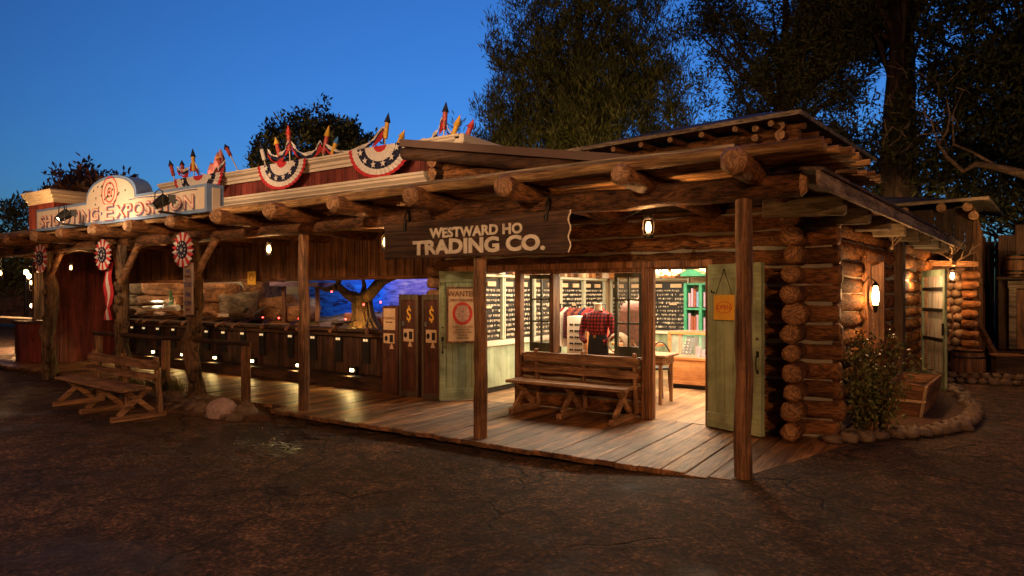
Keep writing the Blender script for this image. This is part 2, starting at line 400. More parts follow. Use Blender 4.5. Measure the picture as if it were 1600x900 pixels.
def dup(root, loc, rz=None, label=None):
    r = root.copy(); col.objects.link(r); r.location = loc
    if rz is not None: r.rotation_euler = (0, 0, rz)
    if label: r['label'] = label
    for ch in list(root.children):
        c = ch.copy(); col.objects.link(c); c.parent = r
        for g in list(ch.children):
            d = g.copy(); col.objects.link(d); d.parent = c
    return r
def text(s, size, fr, mat, depth=.006, off=0., parent=None, name='lettering', shear=0, sx=1., align='CENTER', jit=0, spacing=1.0, fit=None):
    """fr = (origin, ua, ub, un): flat text laid on that frame as one mesh; jit tilts each letter"""
    o_, ua, ub, un = [Vector(q) for q in fr]
    cu = bpy.data.curves.new('t', 'FONT'); cu.body = s; cu.size = size; cu.align_x = 'LEFT' if jit else align; cu.align_y = 'BOTTOM_BASELINE'
    cu.extrude = depth / 2; cu.offset = off; cu.shear = shear; cu.resolution_u = 3; cu.space_character = spacing
    to = bpy.data.objects.new('t', cu); col.objects.link(to); bpy.context.view_layer.update()
    me = bpy.data.meshes.new_from_object(to.evaluated_get(bpy.context.evaluated_depsgraph_get()))
    V = np.empty(len(me.vertices) * 3); me.vertices.foreach_get('co', V); V = V.reshape(-1, 3)
    F = [tuple(p.vertices) for p in me.polygons]
    bpy.data.objects.remove(to); bpy.data.curves.remove(cu)
    V[:, 0] *= sx
    if jit:
        V[:, 0] -= (V[:, 0].min() + V[:, 0].max()) / 2
        # letters = loose pieces: tilt and shift each
        par = list(range(len(V)))
        def fd(a):
            while par[a] != a: par[a] = par[par[a]]; a = par[a]
            return a
        for f in F:
            for q in f[1:]: par[fd(q)] = fd(f[0])
        roots = {}
        for i in range(len(V)): roots.setdefault(fd(i), []).append(i)
        for k in roots.values():
            P = V[k]; c = P.mean(0); a = random.uniform(-jit, jit); cs, sn = math.cos(a), math.sin(a)
            dx, dy = P[:, 0] - c[0], P[:, 1] - c[1]
            V[k, 0] = c[0] + dx * cs - dy * sn; V[k, 1] = c[1] + dx * sn + dy * cs + random.uniform(-jit, jit) * size * .25
    if fit:
        a0, a1 = V[:, 0].min(), V[:, 0].max(); V[:, 0] = fit[0] + (V[:, 0] - a0) / (a1 - a0) * (fit[1] - fit[0])
    W = [o_ + ua * a + ub * b + un * (c_ + depth / 2 + .002) for a, b, c_ in V]
    mb = MB(); mb.add(W, F)
    bpy.data.meshes.remove(me)
    return mb.build(name, mat, parent)
FX = lambda x, y, z: ((x, y, z), (1, 0, 0), (0, 0, 1), (0, -1, 0))       # a frame facing the plaza (-Y)

# side wall frame: runs back from the porch corner, turned 6 degrees
SA = R(6); SO = Vector((-1.26, 8.3, 0)); SD = Vector((math.sin(SA), math.cos(SA), 0)); SN = Vector((math.cos(SA), -math.sin(SA), 0))
def S(t, off=0, z=0): p = SO + SD * t + SN * off; return (p.x, p.y, z)

# ================================================================ SETTING
def gh(x, y):
    t = min(1, max(0, (x + 3.4) / 1.9)); t = t * t * (3 - 2 * t); return -.12 + .115 * t
def build_ground():
    xs = np.concatenate([np.linspace(-160, -24, 24), np.linspace(-23, 8, 125), np.linspace(10, 120, 16)])
    ys = np.concatenate([np.linspace(-60, -4, 12), np.linspace(-3, 9, 60), np.linspace(10, 30, 20), np.linspace(35, 200, 12)])
    mb = MB(); nx, ny = len(xs), len(ys)
    vs = [(x, y, gh(x, y) + (.006 * math.sin(x * 1.3 + y) * math.sin(y * 1.9 - x * .4) if (x < -2 or y < 5) else 0)) for y in ys for x in xs]
    fs = [(j * nx + i, j * nx + i + 1, (j + 1) * nx + i + 1, (j + 1) * nx + i) for j in range(ny - 1) for i in range(nx - 1)]
    mb.add(vs, fs, 0, True)
    tag(mb.build('ground', M['ground']), 'dark worn asphalt plaza with fine cracks and damp patches', kind='structure')
build_ground()

def build_boardwalk():
    mb = MB(); x = -24.0
    while x < -.95:
        w = random.uniform(.17, .21) if x < -4 else random.uniform(.2, .26)
        f = 5.95 if x > -8.25 else 6.24
        f += random.uniform(-.025, .02); y1 = 8.29
        if x < -17.4: y1 = 12
        dz = random.uniform(-.006, .004)
        g = .006 + random.random() * .004
        if x > -1.72:
            fa, fb = 6.0 + max(0, x + 1.62) * 3.2, 6.0 + max(0, x + w - g + 1.62) * 3.2
            if fb < y1: mb.prism([(x, fa), (x + w - g, fb), (x + w - g, y1), (x, y1)], ((0, 0, dz), (1, 0, 0), (0, 1, 0), (0, 0, 1)), .055)
        else: mb.box(x, x + w - g, f, y1, -.055 + dz, 0 + dz)
        x += w
    mb.box(-24, -1.7, 6.35, 8.28, -.16, -.06)
    o = mb.build('boardwalk', M['deck'], bevel=.006)
    tag(o, 'brown plank boardwalk under the log porch, boards running towards the building', kind='structure')
build_boardwalk()

# ================================================================ LOG CABIN SHOP
def build_cabin():
    T = thing('log_cabin_shop', 'log cabin shop with open doorways, window and bright interior at the right', 'building', (-4, 9, 0), w=True)
    n = 12; st = 2.62 / n; r = st / 2 * 1.04
    Y = 8.33
    mb = MB()
    for i in range(n):
        z = st * (i + .5)
        segs = []
        if z > 2.0: segs = [(-6.95, -1.09)]
        else:
            segs = [(-2.52, -1.09)]
            if z < .76: segs.append((-5.36, -3.36))
            segs.append((-6.95, -6.72))
        for a, b in segs:
            jb = random.uniform(-.03, .05) if b > -1.5 else 0
            mb.log((a, Y, z), (b + jb, Y, z), r * random.uniform(.93, 1.05), n=14, wob=.014, rough=.13, step=.22, tip1=.03)
    mb.build('front_wall', [M['logX'], M['end']], T)
    c = MB()
    c.box(-2.5, -1.16, Y - .055, Y + .05, 0, 2.62); c.box(-6.8, -1.16, Y - .054, Y + .05, 2.03, 2.62); c.box(-5.33, -3.38, Y - .055, Y + .05, 0, .78)
    c.build('chinking', M['chink'], T)
    # column of cross wall log ends
    e = MB()
    for i in range(n):
        z = st * (i + .5); q = r * random.choice([.86, .95, 1, 1.12]); x = -1.5 + random.uniform(-.02, .02)
        e.log((x, 7.80 + random.uniform(-.05, .04), z), (x, 8.6, z), q, n=14, rough=.12, step=.2, wob=0, tip0=.015)
    e.build('log_corner', [M['logY'], M['end']], T)
    e = MB()
    for i in range(6):
        z = 1.98 - i * .01 + (i - 5) * .0
    for i in range(11):
        z = .1 + i * .19; e.log((-6.88, 8.02, z), (-6.88, 8.5, z), .092, n=12, rough=.1, wob=0, tip0=.012)
    e.build('log_corner', [M['logY'], M['end']], T)
    # side wall
    mb = MB()
    for i in range(n):
        z = st * (i + .5) + st / 2
        if z > 2.6: continue
        segs = [(.06, 5.9)] if (z > 2.16 or z < .9) else [(.06, 1.62), (2.75, 5.9)]
        if z > 2.1: segs = [(.06, 9.5)]
        for a, b in segs:
            mb.log(S(a, 0, z), S(b + random.uniform(-.04, .04), 0, z), r * random.uniform(.92, 1.1), n=14, rough=.13, step=.22)
    for i in range(n - 2):
        z = st * (i + 1); mb.log(S(7.3, 0, z), S(9.5, 0, z), r, n=10)
    mb.build('side_wall', [wood(LOG1, LOG2, 'Y', 13, 3.6, 1.0, .8, .3, dist=1.6, spec=.08), M['end']], T)
    c = MB()
    for a, b, z0, z1 in ((0.02, 1.6, 0, 2.6), (2.77, 5.85, 0, 2.6), (1.6, 2.77, 0, .9), (1.6, 2.77, 2.16, 2.6), (5.85, 9.4, 2.12, 2.6), (7.32, 9.4, 0, 2.1)):
        p, q = S(a, 0, (z0 + z1) / 2), S(b, 0, (z0 + z1) / 2); c.bar(p, q, .11, z1 - z0)
    c.build('chinking', M['chink'], T)
    # timber posts on the side wall
    for t in (3.65,):
        mb = MB(); mb.bar(S(t, .16, 0), S(t, .16, 2.55), .22, .12, up=SN); mb.build('wall_post', M['darkZ'], T)
    # side window
    w = MB(); a, b, z0, z1 = 1.64, 2.73, .92, 2.14
    for q in ((a, z0, a, z1), (b, z0, b, z1)): w.bar(S(q[0], .06, q[1]), S(q[2], .06, q[3]), .1, .12, up=SN)
    for z in (z0, z1): w.bar(S(a, .06, z), S(b, .06, z), .12, .09)
    w.bar(S((a + b) / 2, .04, z0), S((a + b) / 2, .04, z1), .04, .04, up=SN); w.bar(S(a, .04, 1.5), S(b, .04, 1.5), .04, .04)
    wf = w.build('window', M['plankZ'], T)
    g = MB(); g.bar(S(a, .0, 1.53), S(b, .0, 1.53), .01, 1.2); g.build('pane', M['glass'], wf)
    # front window: frame, two casements, centre open
    w = MB(); z0, z1 = .78, 1.97
    w.box(-5.42, -5.32, 8.2, 8.32, 0, 2.0); w.box(-3.43, -3.34, 8.2, 8.32, 0, 2.0); w.box(-3.335, -3.28, 8.22, 8.33, 0, 2.0)
    w.box(-5.30, -3.44, 8.21, 8.47, z0 - .05, z0); w.box(-4.82, -4.76, 8.2, 8.4, z0, 1.93); w.box(-5.30, -3.44, 8.215, 8.465, 1.93, 1.98)
    w.box(-6.12, -6.04, 8.22, 8.34, 0, 1.97)
    w.box(-2.585, -2.50, 8.2, 8.46, 0, 2.0)
    w.box(-6.7, -2.5, 8.19, 8.48, 1.98, 2.07)
    w.build('window_frame', M['plankZ'], T, bevel=.008)
    def casement(x0, x1, y=8.3):
        k = MB(); z0, z1 = .80, 1.92; t = .045
        k.box(x0, x0 + t, y, y + .05, z0, z1); k.box(x1 - t, x1, y, y + .05, z0, z1)
        k.box(x0 + t, x1 - t, y + .002, y + .048, z0, z0 + .13); k.box(x0 + t, x1 - t, y + .002, y + .048, z1 - .06, z1)
        xm = (x0 + x1) / 2; k.box(xm - .012, xm + .012, y + .01, y + .04, z0 + .13, z1 - .06)
        for z in (z0 + .44, z0 + .76): k.box(x0 + t, x1 - t, y + .012, y + .038, z - .012, z + .012)
        o = k.build('casement', wood((.05, .055, .035), (.13, .135, .09), 'Z', 6, 10, .2, .5, .05), T)
        g = MB(); g.box(x0 + t, x1 - t, y + .022, y + .026, z0 + .13, z1 - .06); g.build('pane', M['glass'], o)
    casement(-5.22, -4.84); casement(-3.86, -3.46)
    # threshold, inner floor and walls
    f = MB(); x = -6.7
    while x < -1.3: f.box(x, x + .137, 8.3, 14.2, -.05, -.002); x += .14
    f.build('shop_floor', M['floor'], T)
    i = MB(); i.box(-6.8, -6.70, 8.5, 14.2, 0, 2.6); i.box(-6.8, -1.2, 14.1, 14.2, 0, 2.6); i.box(-1.42, -1.36, 8.5, 14.2, 0, 2.6); i.box(-6.8, -1.3, 8.45, 8.5, 2.05, 2.6)
    i.box(-2.5, -1.3, 8.46, 8.5, 0, 2.1)
    i.build('inner_wall', M['plaster'], T)
    i = MB(); i.box(-6.8, -.9, 8.4, 14.2, 2.62, 2.7); i.build('ceiling', M['plankX'], T)
    # side eave: board, tails, roof sheet
    e = MB(); e.bar(S(-2.3, .56, 2.6), S(10.5, .56, 2.58), .035, .15); e.build('eave_board', M['greyY'], T, bevel=.006)
    for k, t in enumerate(np.arange(-1.1, 10, 1.06)):
        e = MB(); e.bar(S(t, -.3, 2.53), S(t, .50, 2.50), .10, .19); e.build('rafter_tail', wood((.07, .055, .035), (.24, .19, .12), 'X', 7, 12, .3, .7, .15), T, bevel=.02)
    e = MB(); p = [S(-2.3, .6, 2.69), S(10.5, .6, 2.66), S(10.5, -1.5, 3.0), S(-.2, -1.5, 3.0), S(-.2, .0, 2.75), S(-2.3, .0, 2.75)]
    e.add([S(-2.3, .6, 2.69), S(10.5, .6, 2.66), S(10.5, -2.4, 3.1), S(.1, -2.4, 3.1), S(-2.3, .35, 2.72)] + [S(-2.3, .6, 2.66), S(10.5, .6, 2.63), S(10.5, -2.4, 3.07), S(.1, -2.4, 3.07), S(-2.3, .35, 2.69)],
          [(0, 1, 2, 3, 4), (9, 8, 7, 6, 5), (0, 5, 6, 1), (1, 6, 7, 2), (2, 7, 8, 3), (3, 8, 9, 4), (4, 9, 5, 0)])
    e.build('roof', M['shingle'], T)
    e = MB(); e.box(-6.75, -1.3, 8.42, 14.2, 2.72, 2.86); e.build('roof', M['shingle'], T)
    return T
cabin = build_cabin()

def plank_door(name, label, hinge, outer, h, extras):
    hx, hy = hinge; ox, oy = outer; L = math.hypot(ox - hx, oy - hy); rz = math.atan2(oy - hy, ox - hx)
    T = thing(name, label, 'door', (hx, hy, 0), rz)
    b = MB(); n = 6; w = L / n
    for i in range(n): b.box(i * w + .002, (i + 1) * w - .002, -.018, .018, .02, h)
    b.build('door_leaf', M['greenZ'], T, bevel=.004)
    r = MB()
    for s in (-1, 1):
        y0, y1 = (.0185, .036) if s > 0 else (-.036, -.0185)
        r.box(.0, L, y0, y1, .02, .20); r.box(.06, L - .05, y0, y1, h - .17, h - .02)
        r.box(L - .075, L + .001, y0 - .001, y1 + .001, .02, h)
    r.build('rail_board', M['greenX'], T, bevel=.004)
    for s in (-1, 1):
        k = MB(); x = L - .04; yy = s * .036
        k.tube([(x, yy, .95), (x, yy + s * .03, .93), (x, yy + s * .035, .85), (x, yy + s * .03, .78), (x, yy, .76)], .008, 6)
        k.box(x - .018, x + .018, min(yy, yy + s * .006), max(yy, yy + s * .006), .92, .99); k.box(x - .015, x + .015, min(yy, yy + s * .005), max(yy, yy + s * .005), .73, .77)
        k.blob((x, yy + s * .008, 1.13), .014, .01, .014, n=8)
        k.build('handle', M['iron'], T)
    k = MB(); k.tube([(L - .05, -.04 if extras else .04, .16), (L - .05, -.06 if extras else .07, .1), (L - .03, -.06 if extras else .08, 0.0)], .006, 6, 0); k.build('hold_back_hook', M['brass'], T)
    return T, L
dl, Ll = plank_door('shop_door', 'open sage green plank door with a framed poster, left doorway', (-6.14, 8.25), (-6.52, 7.80), 1.985, True)
dr, Lr = plank_door('shop_door', 'open sage green plank door with a yellow hanging card, right doorway', (-2.53, 8.15), (-1.82, 7.86), 2.0, False)

def door_frame(T, x, z, side):
    """frame on the face of door T at local x, z; side=+1 or -1 local y"""
    rz = T.rotation_euler[2]; c, s_ = math.cos(rz), math.sin(rz); L = Vector(T.location)
    y = side * .045
    o = (L.x + c * x - s_ * y, L.y + s_ * x + c * y, z)
    ua = (-c * side, -s_ * side, 0) if side > 0 else (c, s_, 0)
    un = (-s_ * side, c * side, 0)
    return (o, ua, (0, 0, 1), un)
def framed(T, fr, w, h, mats, fw=.03, d=.03):
    o, ua, ub, un = [Vector(q) for q in fr]
    b = MB(); b.prism([(-w / 2, 0), (w / 2, 0), (w / 2, h), (-w / 2, h)], fr, d * .5)
    bd = b.build('board', mats[0], T)
    f = MB()
    for a0, a1, b0, b1 in ((-w / 2 - fw, -w / 2, -fw, h + fw), (w / 2, w / 2 + fw, -fw, h + fw), (-w / 2, w / 2, -fw, 0), (-w / 2, w / 2, h, h + fw)):
        f.prism([(a0, b0), (a1, b0), (a1, b1), (a0, b1)], (o + un * .012, ua, ub, un), d)
    f.build('frame', mats[1], T)
    return bd
def off(fr, a, b, n=.0):
    o, ua, ub, un = [Vector(q) for q in fr]; return (o + ua * a + ub * b + un * n, ua, ub, un)
# poster on the left door (its outer face points to the plaza)
fr = door_frame(dl, Ll * .42, .92, 1)
P = thing('framed_poster', 'framed tan WANTED poster with red round emblem on the open green door', 'poster', tuple(fr[0]), w=True)
fr = off(fr, 0, 0, .02)
framed(P, fr, .44, .80, (M['paper'], M['plankZ']), .025)
brn = plain('poster_ink', (.16, .05, .03), .8)
text('WANTED', .115, off(fr, 0, .68), brn, .003, .001, P, sx=.92)
text('PIN TRADERS', .062, off(fr, 0, .60), brn, .003, .0, P)
e = MB(); n_ = 28
def ring(mb, fr, a, b, r0, r1, t, n=28, k=1.12):
    o, ua, ub, un = [Vector(q) for q in fr]
    for i in range(n):
        t0, t1 = 2 * math.pi * i / n, 2 * math.pi * (i + 1) / n
        mb.prism([(a + r0 * math.cos(t0), b + r0 * k * math.sin(t0)), (a + r1 * math.cos(t0), b + r1 * k * math.sin(t0)), (a + r1 * math.cos(t1), b + r1 * k * math.sin(t1)), (a + r0 * math.cos(t1), b + r0 * k * math.sin(t1))], (o, ua, ub, un), t)
ring(e, off(fr, 0, 0, .005), 0, .42, .115, .155, .004)
e.build('emblem', M['redp'], P)
e = MB(); e.prism([(.113 * math.cos(t), .42 + .127 * math.sin(t)) for t in np.linspace(0, 2 * math.pi, 24, endpoint=False)], off(fr, 0, 0, .004), .003)
e.build('emblem_centre', plain('faded_rose', (.5, .28, .2), .8, var=.5, vs_=30), P)
text('PIN TRADING', .03, off(fr, 0, .525, .005), M['paper'], .002, .0, P)
for i, s_ in enumerate(('PEOPLE OF ALL AGES', 'SHARING FUN', 'COLLECTING AND', 'TRADING', 'DISNEY PINS')):
    text(s_, .040, off(fr, 0, .205 - i * .043), brn, .002, 0, P, sx=.85)

def hang_card(fr, w, h, label, cat='sign', top=.3):
    T = thing('hanging_card', label, cat, tuple(fr[0]), w=True)
    b = MB(); b.prism([(-w / 2, 0), (w / 2, 0), (w / 2, h), (-w / 2, h)], fr, .008); b.build('card', M['yellow'], T)
    b = MB(); o, ua, ub, un = [Vector(q) for q in fr]; p = o + ub * (h + top)
    for s_ in (-1, 1): b.tube([o + ua * s_ * w * .4 + ub * h, p], .0035, 5)
    b.blob(tuple(p), .012, .012, .012, n=6); b.build('cord', M['iron'], T)
    return T
fr = door_frame(dr, Lr * .36, 1.33, -1); fr = off(fr, 0, 0, .01)
H = hang_card(fr, .30, .30, 'yellow card with a red oval emblem hung on the right green door')
e = MB(); ring(e, off(fr, 0, .15, .003), 0, 0, .105, .115, .002, 24, .62); e.build('oval_ring', M['redp'], H)
text('OPEN', .075, off(fr, 0, .125, .0), M['redp'], .002, 0, H)
h2 = MB(); o_, ua_, ub_, un_ = door_frame(dr, Lr * .14, 1.66, -1); h2.tube([Vector(o_) - Vector(un_) * .02, Vector(o_) + Vector(un_) * .03, Vector(o_) + Vector(un_) * .03 + Vector((0, 0, .03))], .008, 6)
ch = h2.build('coat_hook', M['iron']); tag(ch, 'small black iron hook on the right green door', 'hook')

# ================================================================ PORCH
def build_porch():
    T = thing('log_porch', 'long log porch with pole roof across both shop fronts', 'porch', (-8, 6, 0), w=True)
    b = MB(); b.log((-11.2, 6.12, 2.585), (-1.10, 6.12, 2.585), .108, .108, n=18, wob=.015, rough=.07, step=.4, tip1=.05)
    bm = wood((.03, .012, .005), (.23, .095, .035), 'X', 13, 3.0, 1.0, .65, .1, dist=1.6)
    b.build('beam', [bm, M['endpale']], T)
    b = MB(); b.log((-21, 6.14, 2.57), (-11.22, 6.14, 2.58), .10, .115, n=16, wob=.02, rough=.08, step=.4)
    b.build('beam', [bm, M['endpale']], T)
    xs = [-1.46, -2.46, -3.70, -4.89, -6.10, -7.26, -8.45] + [-9.6 - 1.16 * i for i in range(10)]
    for x in xs:
        b = MB(); r = random.uniform(.095, .12)
        b.log((x, 5.36 + random.uniform(-.03, .05), 2.70), (x + random.uniform(-.05, .05), 8.3, 2.66), r, r * .95, n=14, rough=.1, step=.3, tip0=.06)
        b.build('rafter', [M['logY'], M['endpale']], T)
    # pole sheathing
    b = MB(); y = 5.56; k = 0
    while y < 8.25:
        x1 = -.86 + [0, .0, .02, .05, .06, .16, .18, .2, .22, .24, .14, .16, .3, .2][k % 14] + random.uniform(-.08, .05); x1 = min(x1, -.62)
        if k == 0: x1 = -.84
        r = .052 if k == 0 else random.uniform(.024, .036)
        xx = -21
        while xx < x1 - .3:
            xe = min(x1, xx + random.uniform(3, 5)); b.log((xx, y, 2.80), (xe, y, 2.80), r, mi=0, n=8 if k == 0 else 7, rough=.15, step=.45, wob=.007); xx = xe
        y += r * (2.0 if k == 0 else 2.75); k += 1
    b.build('pole_sheathing', [wood((.20, .085, .03), (.78, .47, .19), 'X', 12, 10, .9, .6, .6), M['endpale']], T)  # pole colour raised to bright gold in place of lantern light from below
    b = MB(); b.box(-21, -1.52, 5.58, 8.4, 2.852, 2.885); b.build('roof_edge_board', M['greyX'], T)
    for x, yy in ((-1.58, 6.12), (-4.54, 6.16), (-7.64, 6.18)):
        b = MB(); b.log((x, yy, -.12), (x, yy, 2.49), .078, .072, n=14, rough=.07, wob=.01, step=.25)
        b.build('post', [M['postZ'], M['endpale']], T)
    # gnarled posts with braces
    for x, sd in ((-10.12, 1), (-12.42, 1), (-15.35, 1), (-18.4, 1)):
        b = MB(); pts = []; rad = []
        for i in range(17):
            z = -.12 + i * 2.62 / 16
            pts.append((x + .05 * math.sin(z * 3 + x) + random.uniform(-.02, .02), 6.05 + .03 * math.cos(z * 4), z))
            rad.append((.115 if z < .9 else .092 if z < 1.9 else .078) * random.uniform(.82, 1.2))
        b.tube(pts, rad, 16, 0, 1, .36)
        for _ in range(26):
            z = random.uniform(0, 1.9); a = random.uniform(3.0, 6.4)
            q = random.uniform(.03, .065); b.blob((x + .10 * math.cos(a), 6.05 + .10 * math.sin(a), z), q, q, q * 1.3, amp=.35, n=8)
        b.build('gnarled_post', [M['gnarl'], M['end']], T)
        b = MB(); b.log((x + .05, 6.0, 1.85), (x + .55, 6.06, 2.50), .06, .05, n=10, rough=.1); b.build('brace', [M['postX'], M['end']], T)
        b = MB(); b.log((x - .02, 6.0, 1.9), (x - .35, 6.06, 2.5), .045, .04, n=10, rough=.1); b.build('brace', [M['postX'], M['end']], T)
    # inner ledger and hanging wire
    b = MB(); pts = [(-3.25 + .62 * t, 6.3, 2.50 - .10 * math.sin(math.pi * t)) for t in np.linspace(0, 1, 14)]; b.tube(pts, .006, 5); b.build('lamp_cable', M['iron'], T)
    b = MB(); pts = [(-19 + 8 * t, 6.02, 2.44 - .03 * math.sin(12 * math.pi * t)) for t in np.linspace(0, 1, 60)]; b.tube(pts, .006, 5); b.build('lamp_cable', M['brass'], T)
build_porch()

# hitching rail
T = thing('hitching_rail', 'dark pole hitching rail in front of the shooting counter', 'rail', (-11, 6.0, 0))
b = MB(); b.log((-2.35, 0, .90), (2.42, 0, .90), .042, .038, n=10, rough=.1); b.build('top_rail', [M['darkX'], M['end']], T)
for x in (-2.2, .1, 2.28):
    b = MB(); b.box(x - .055, x + .055, -.05, .05, -.1, .87); b.build('post', M['postZ'], T, bevel=.01)

# ================================================================ SHOOTING GALLERY
def build_gallery():
    T = thing('shooting_gallery', 'red board gallery building with long dark shooting counter and painted scene', 'building', (-12, 8.5, 0), w=True)
    X0, X1 = -17.1, -6.98
    b = MB(); x = X0
    i = 0
    while x < X1:
        w = .20; b.box(x, x + w - .012, 8.30, 8.34, 1.93, 2.72); b.box(x + w - .04, x + w + .012, 8.28, 8.3, 1.93, 2.72); x += w
    b.build('valance', M['plankZ'], T)
    b = MB(); b.box(X0, X1 + .05, 8.25, 8.36, 1.885, 1.945); b.build('valance_rail', M['plankX'], T, bevel=.008)
    b = MB(); x = X0
    while x < -8.05:
        w = random.uniform(.10, .14); b.box(x, x + w - .004, 8.30, 8.36, .22, .97); x += w
    b.build('counter_front', wood((.022, .010, .006), (.10, .045, .022), 'Z', 7, 12, .4, .7, .25), T)
    b = MB(); b.box(X0, -7.9, 8.12, 8.55, .97, 1.02); b.box(X0, -7.95, 8.22, 8.3, .88, .968); b.build('counter_top', M['darkX'], T, bevel=.01)
    b = MB(); b.box(X0, -7.95, 8.06, 8.45, .0, .20); b.build('foot_step', M['darkX'], T, bevel=.01)
    for i, x in enumerate([-16.98, -16.5, -15.96, -15.35, -14.7, -14.05, -13.4, -12.79, -12.13, -11.5, -10.62, -9.97, -9.28, -8.58]):
        c = MB(); c.box(x - .085, x + .085, 8.262, 8.299, .42, .88); o = c.build('coin_panel', M['black'], T)
        c = MB()
        for s in (-1, 1):
            c.box(x + s * .03 - .019, x + s * .03 + .019, 8.250, 8.261, .805, .845)
        c.build('coin_slot', glow('lit_coin_plate', (1, .72, .36), .45) if i == 0 else bpy.data.materials['lit_coin_plate'], o)
    # end walls
    b = MB(); x = 6.7; 
    for k in range(8): b.bar((-17.6 - .02 * k, 6.95 + k * .2, 1.3), (-17.6 - .02 * k - .02, 7.14 + k * .2, 1.3), .04, 2.6)
    b.build('side_panel', M['redZ'], T)
    b = MB(); x = -19.0
    while x < -17.1: b.box(x, x + .17, 8.45, 8.5, 0, 2.7); x += .174
    b.build('end_wall', M['darkZ'], T)
    # interior box
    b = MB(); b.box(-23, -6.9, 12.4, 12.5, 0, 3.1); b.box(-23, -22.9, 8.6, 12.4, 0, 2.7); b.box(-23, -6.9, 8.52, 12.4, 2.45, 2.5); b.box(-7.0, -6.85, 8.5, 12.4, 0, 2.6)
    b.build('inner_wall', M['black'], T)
    b = MB(); b.add([(-14.3, 11.4, .7), (-7.02, 11.4, .7), (-7.02, 11.4, 2.44), (-14.3, 11.4, 2.44), (-14.3, 11.43, .7), (-7.02, 11.43, .7), (-7.02, 11.43, 2.44), (-14.3, 11.43, 2.44)], [(0, 1, 2, 3), (7, 6, 5, 4), (0, 4, 5, 1), (1, 5, 6, 2), (2, 6, 7, 3), (3, 7, 4, 0)])
    b.build('sky_mural', M['mural'], T)
    # scene floor slope
    b = MB(); n = 30
    vs = []; fs = []
    for j in range(8):
        for i in range(n + 1):
            x = -21 + 14.0 * i / n; y = 8.6 + 2.8 * j / 7; z = .78 + .28 * j / 7 + .06 * math.sin(x * 3 + j) + (.0 if x > -11 else .05)
            vs.append((x, y, z))
    for j in range(7):
        for i in range(n): fs.append((j * (n + 1) + i, j * (n + 1) + i + 1, (j + 1) * (n + 1) + i + 1, (j + 1) * (n + 1) + i))
    b.add(vs, fs, 0, True); b.build('scene_floor', M['rockwarm'], T)
    # parapet above: red boards with white cornices
    b = MB(); x = -13.8
    while x < -6.3: b.box(x, x + .168, 7.62, 7.66, 3.2, 3.84); b.box(x + .16, x + .182, 7.605, 7.62, 3.2, 3.84); x += .172
    b.build('parapet', M['redZ'], T)
    def cornice(x0, x1, y, z, name='cornice', s=1.):
        c = MB(); prof = [(0, 0), (-.03, 0), (-.03, .05), (-.055, .065), (-.055, .12), (-.11, .16), (-.11, .19), (-.13, .20), (-.13, .235), (.06, .245), (.06, 0)]
        c.prism([(p[0], p[1] * s) for p in prof], ((x0, y, z), (0, 1, 0), (0, 0, 1), (-1, 0, 0)), x1 - x0)
        return c.build(name, M['whiteX'], T)
    cornice(-14.0, -6.22, 7.22, 3.12, 'lower_cornice', 1.05)
    b = MB(); b.box(-13.9, -6.25, 7.28, 7.65, 3.0, 3.25); b.box(-13.9, -6.25, 7.27, 8.4, 2.87, 3.1); b.build('roof_shelf', M['roofmetal'], T)
    cornice(-13.9, -5.9, 7.60, 3.72, 'upper_cornice', .9)
    b = MB(); b.box(-6.0, -5.83, 7.49, 9.2, 3.79, 3.935); b.build('cornice_return', M['whiteY'], T, bevel=.02)
    b = MB(); b.box(-13.8, -5.95, 7.68, 12.4, 3.0, 3.74); b.build('roof', M['roofmetal'], T)
    # far left pavilion block with its own cornice
    b = MB(); x = -21.6
    b.box(-21.7, -20.15, 8.05, 12, 3.0, 4.1); b.build('left_parapet', M['redZ'], T)
    c = MB()
    for dz, dd in ((0, .02), (.1, .06), (.2, .12), (.28, .15)): c.box(-21.7 - dd, -20.15 + dd, 8.05 - dd, 12 + dd, 4.1 + dz, 4.1 + dz + (.1 if dz < .28 else .05))
    c.build('left_cornice', M['whiteX'], T)
    b = MB(); b.box(-20.1, -14, 9.0, 12.4, 2.6, 3.4); b.build('roof', M['roofmetal'], T)
build_gallery()

# footlights along the counter
base = None
for i, x in enumerate([-16.6, -15.42, -14.2, -12.98, -11.71, -10.3, -8.85]):
    lab = ['first', 'second', 'third', 'fourth', 'fifth', 'sixth', 'seventh'][i]
    lab = 'small lit footlight box low on the dark counter, %s counted from the left end' % lab
    if base is None:
        base = T = thing('footlight', lab, 'lamp', (x, 8.2, .29), group='footlights along the counter')
        b = MB(); b.box(-.07, .07, .0, .07, -.04, .06); b.box(-.06, .06, -.05, .0, .045, .06); b.build('housing', M['iron'], T)
        b = MB(); b.box(-.036, .036, -.022, -.002, -.02, .022); b.build('bulb', M['footglow'], T)
    else: T = dup(base, (x, 8.2, .29), label=lab)
    spot('footlight_lamp', (x, 8.13, .29), (x, 7.3, .0), 9, 140, (1, .68, .22), .6, .03)

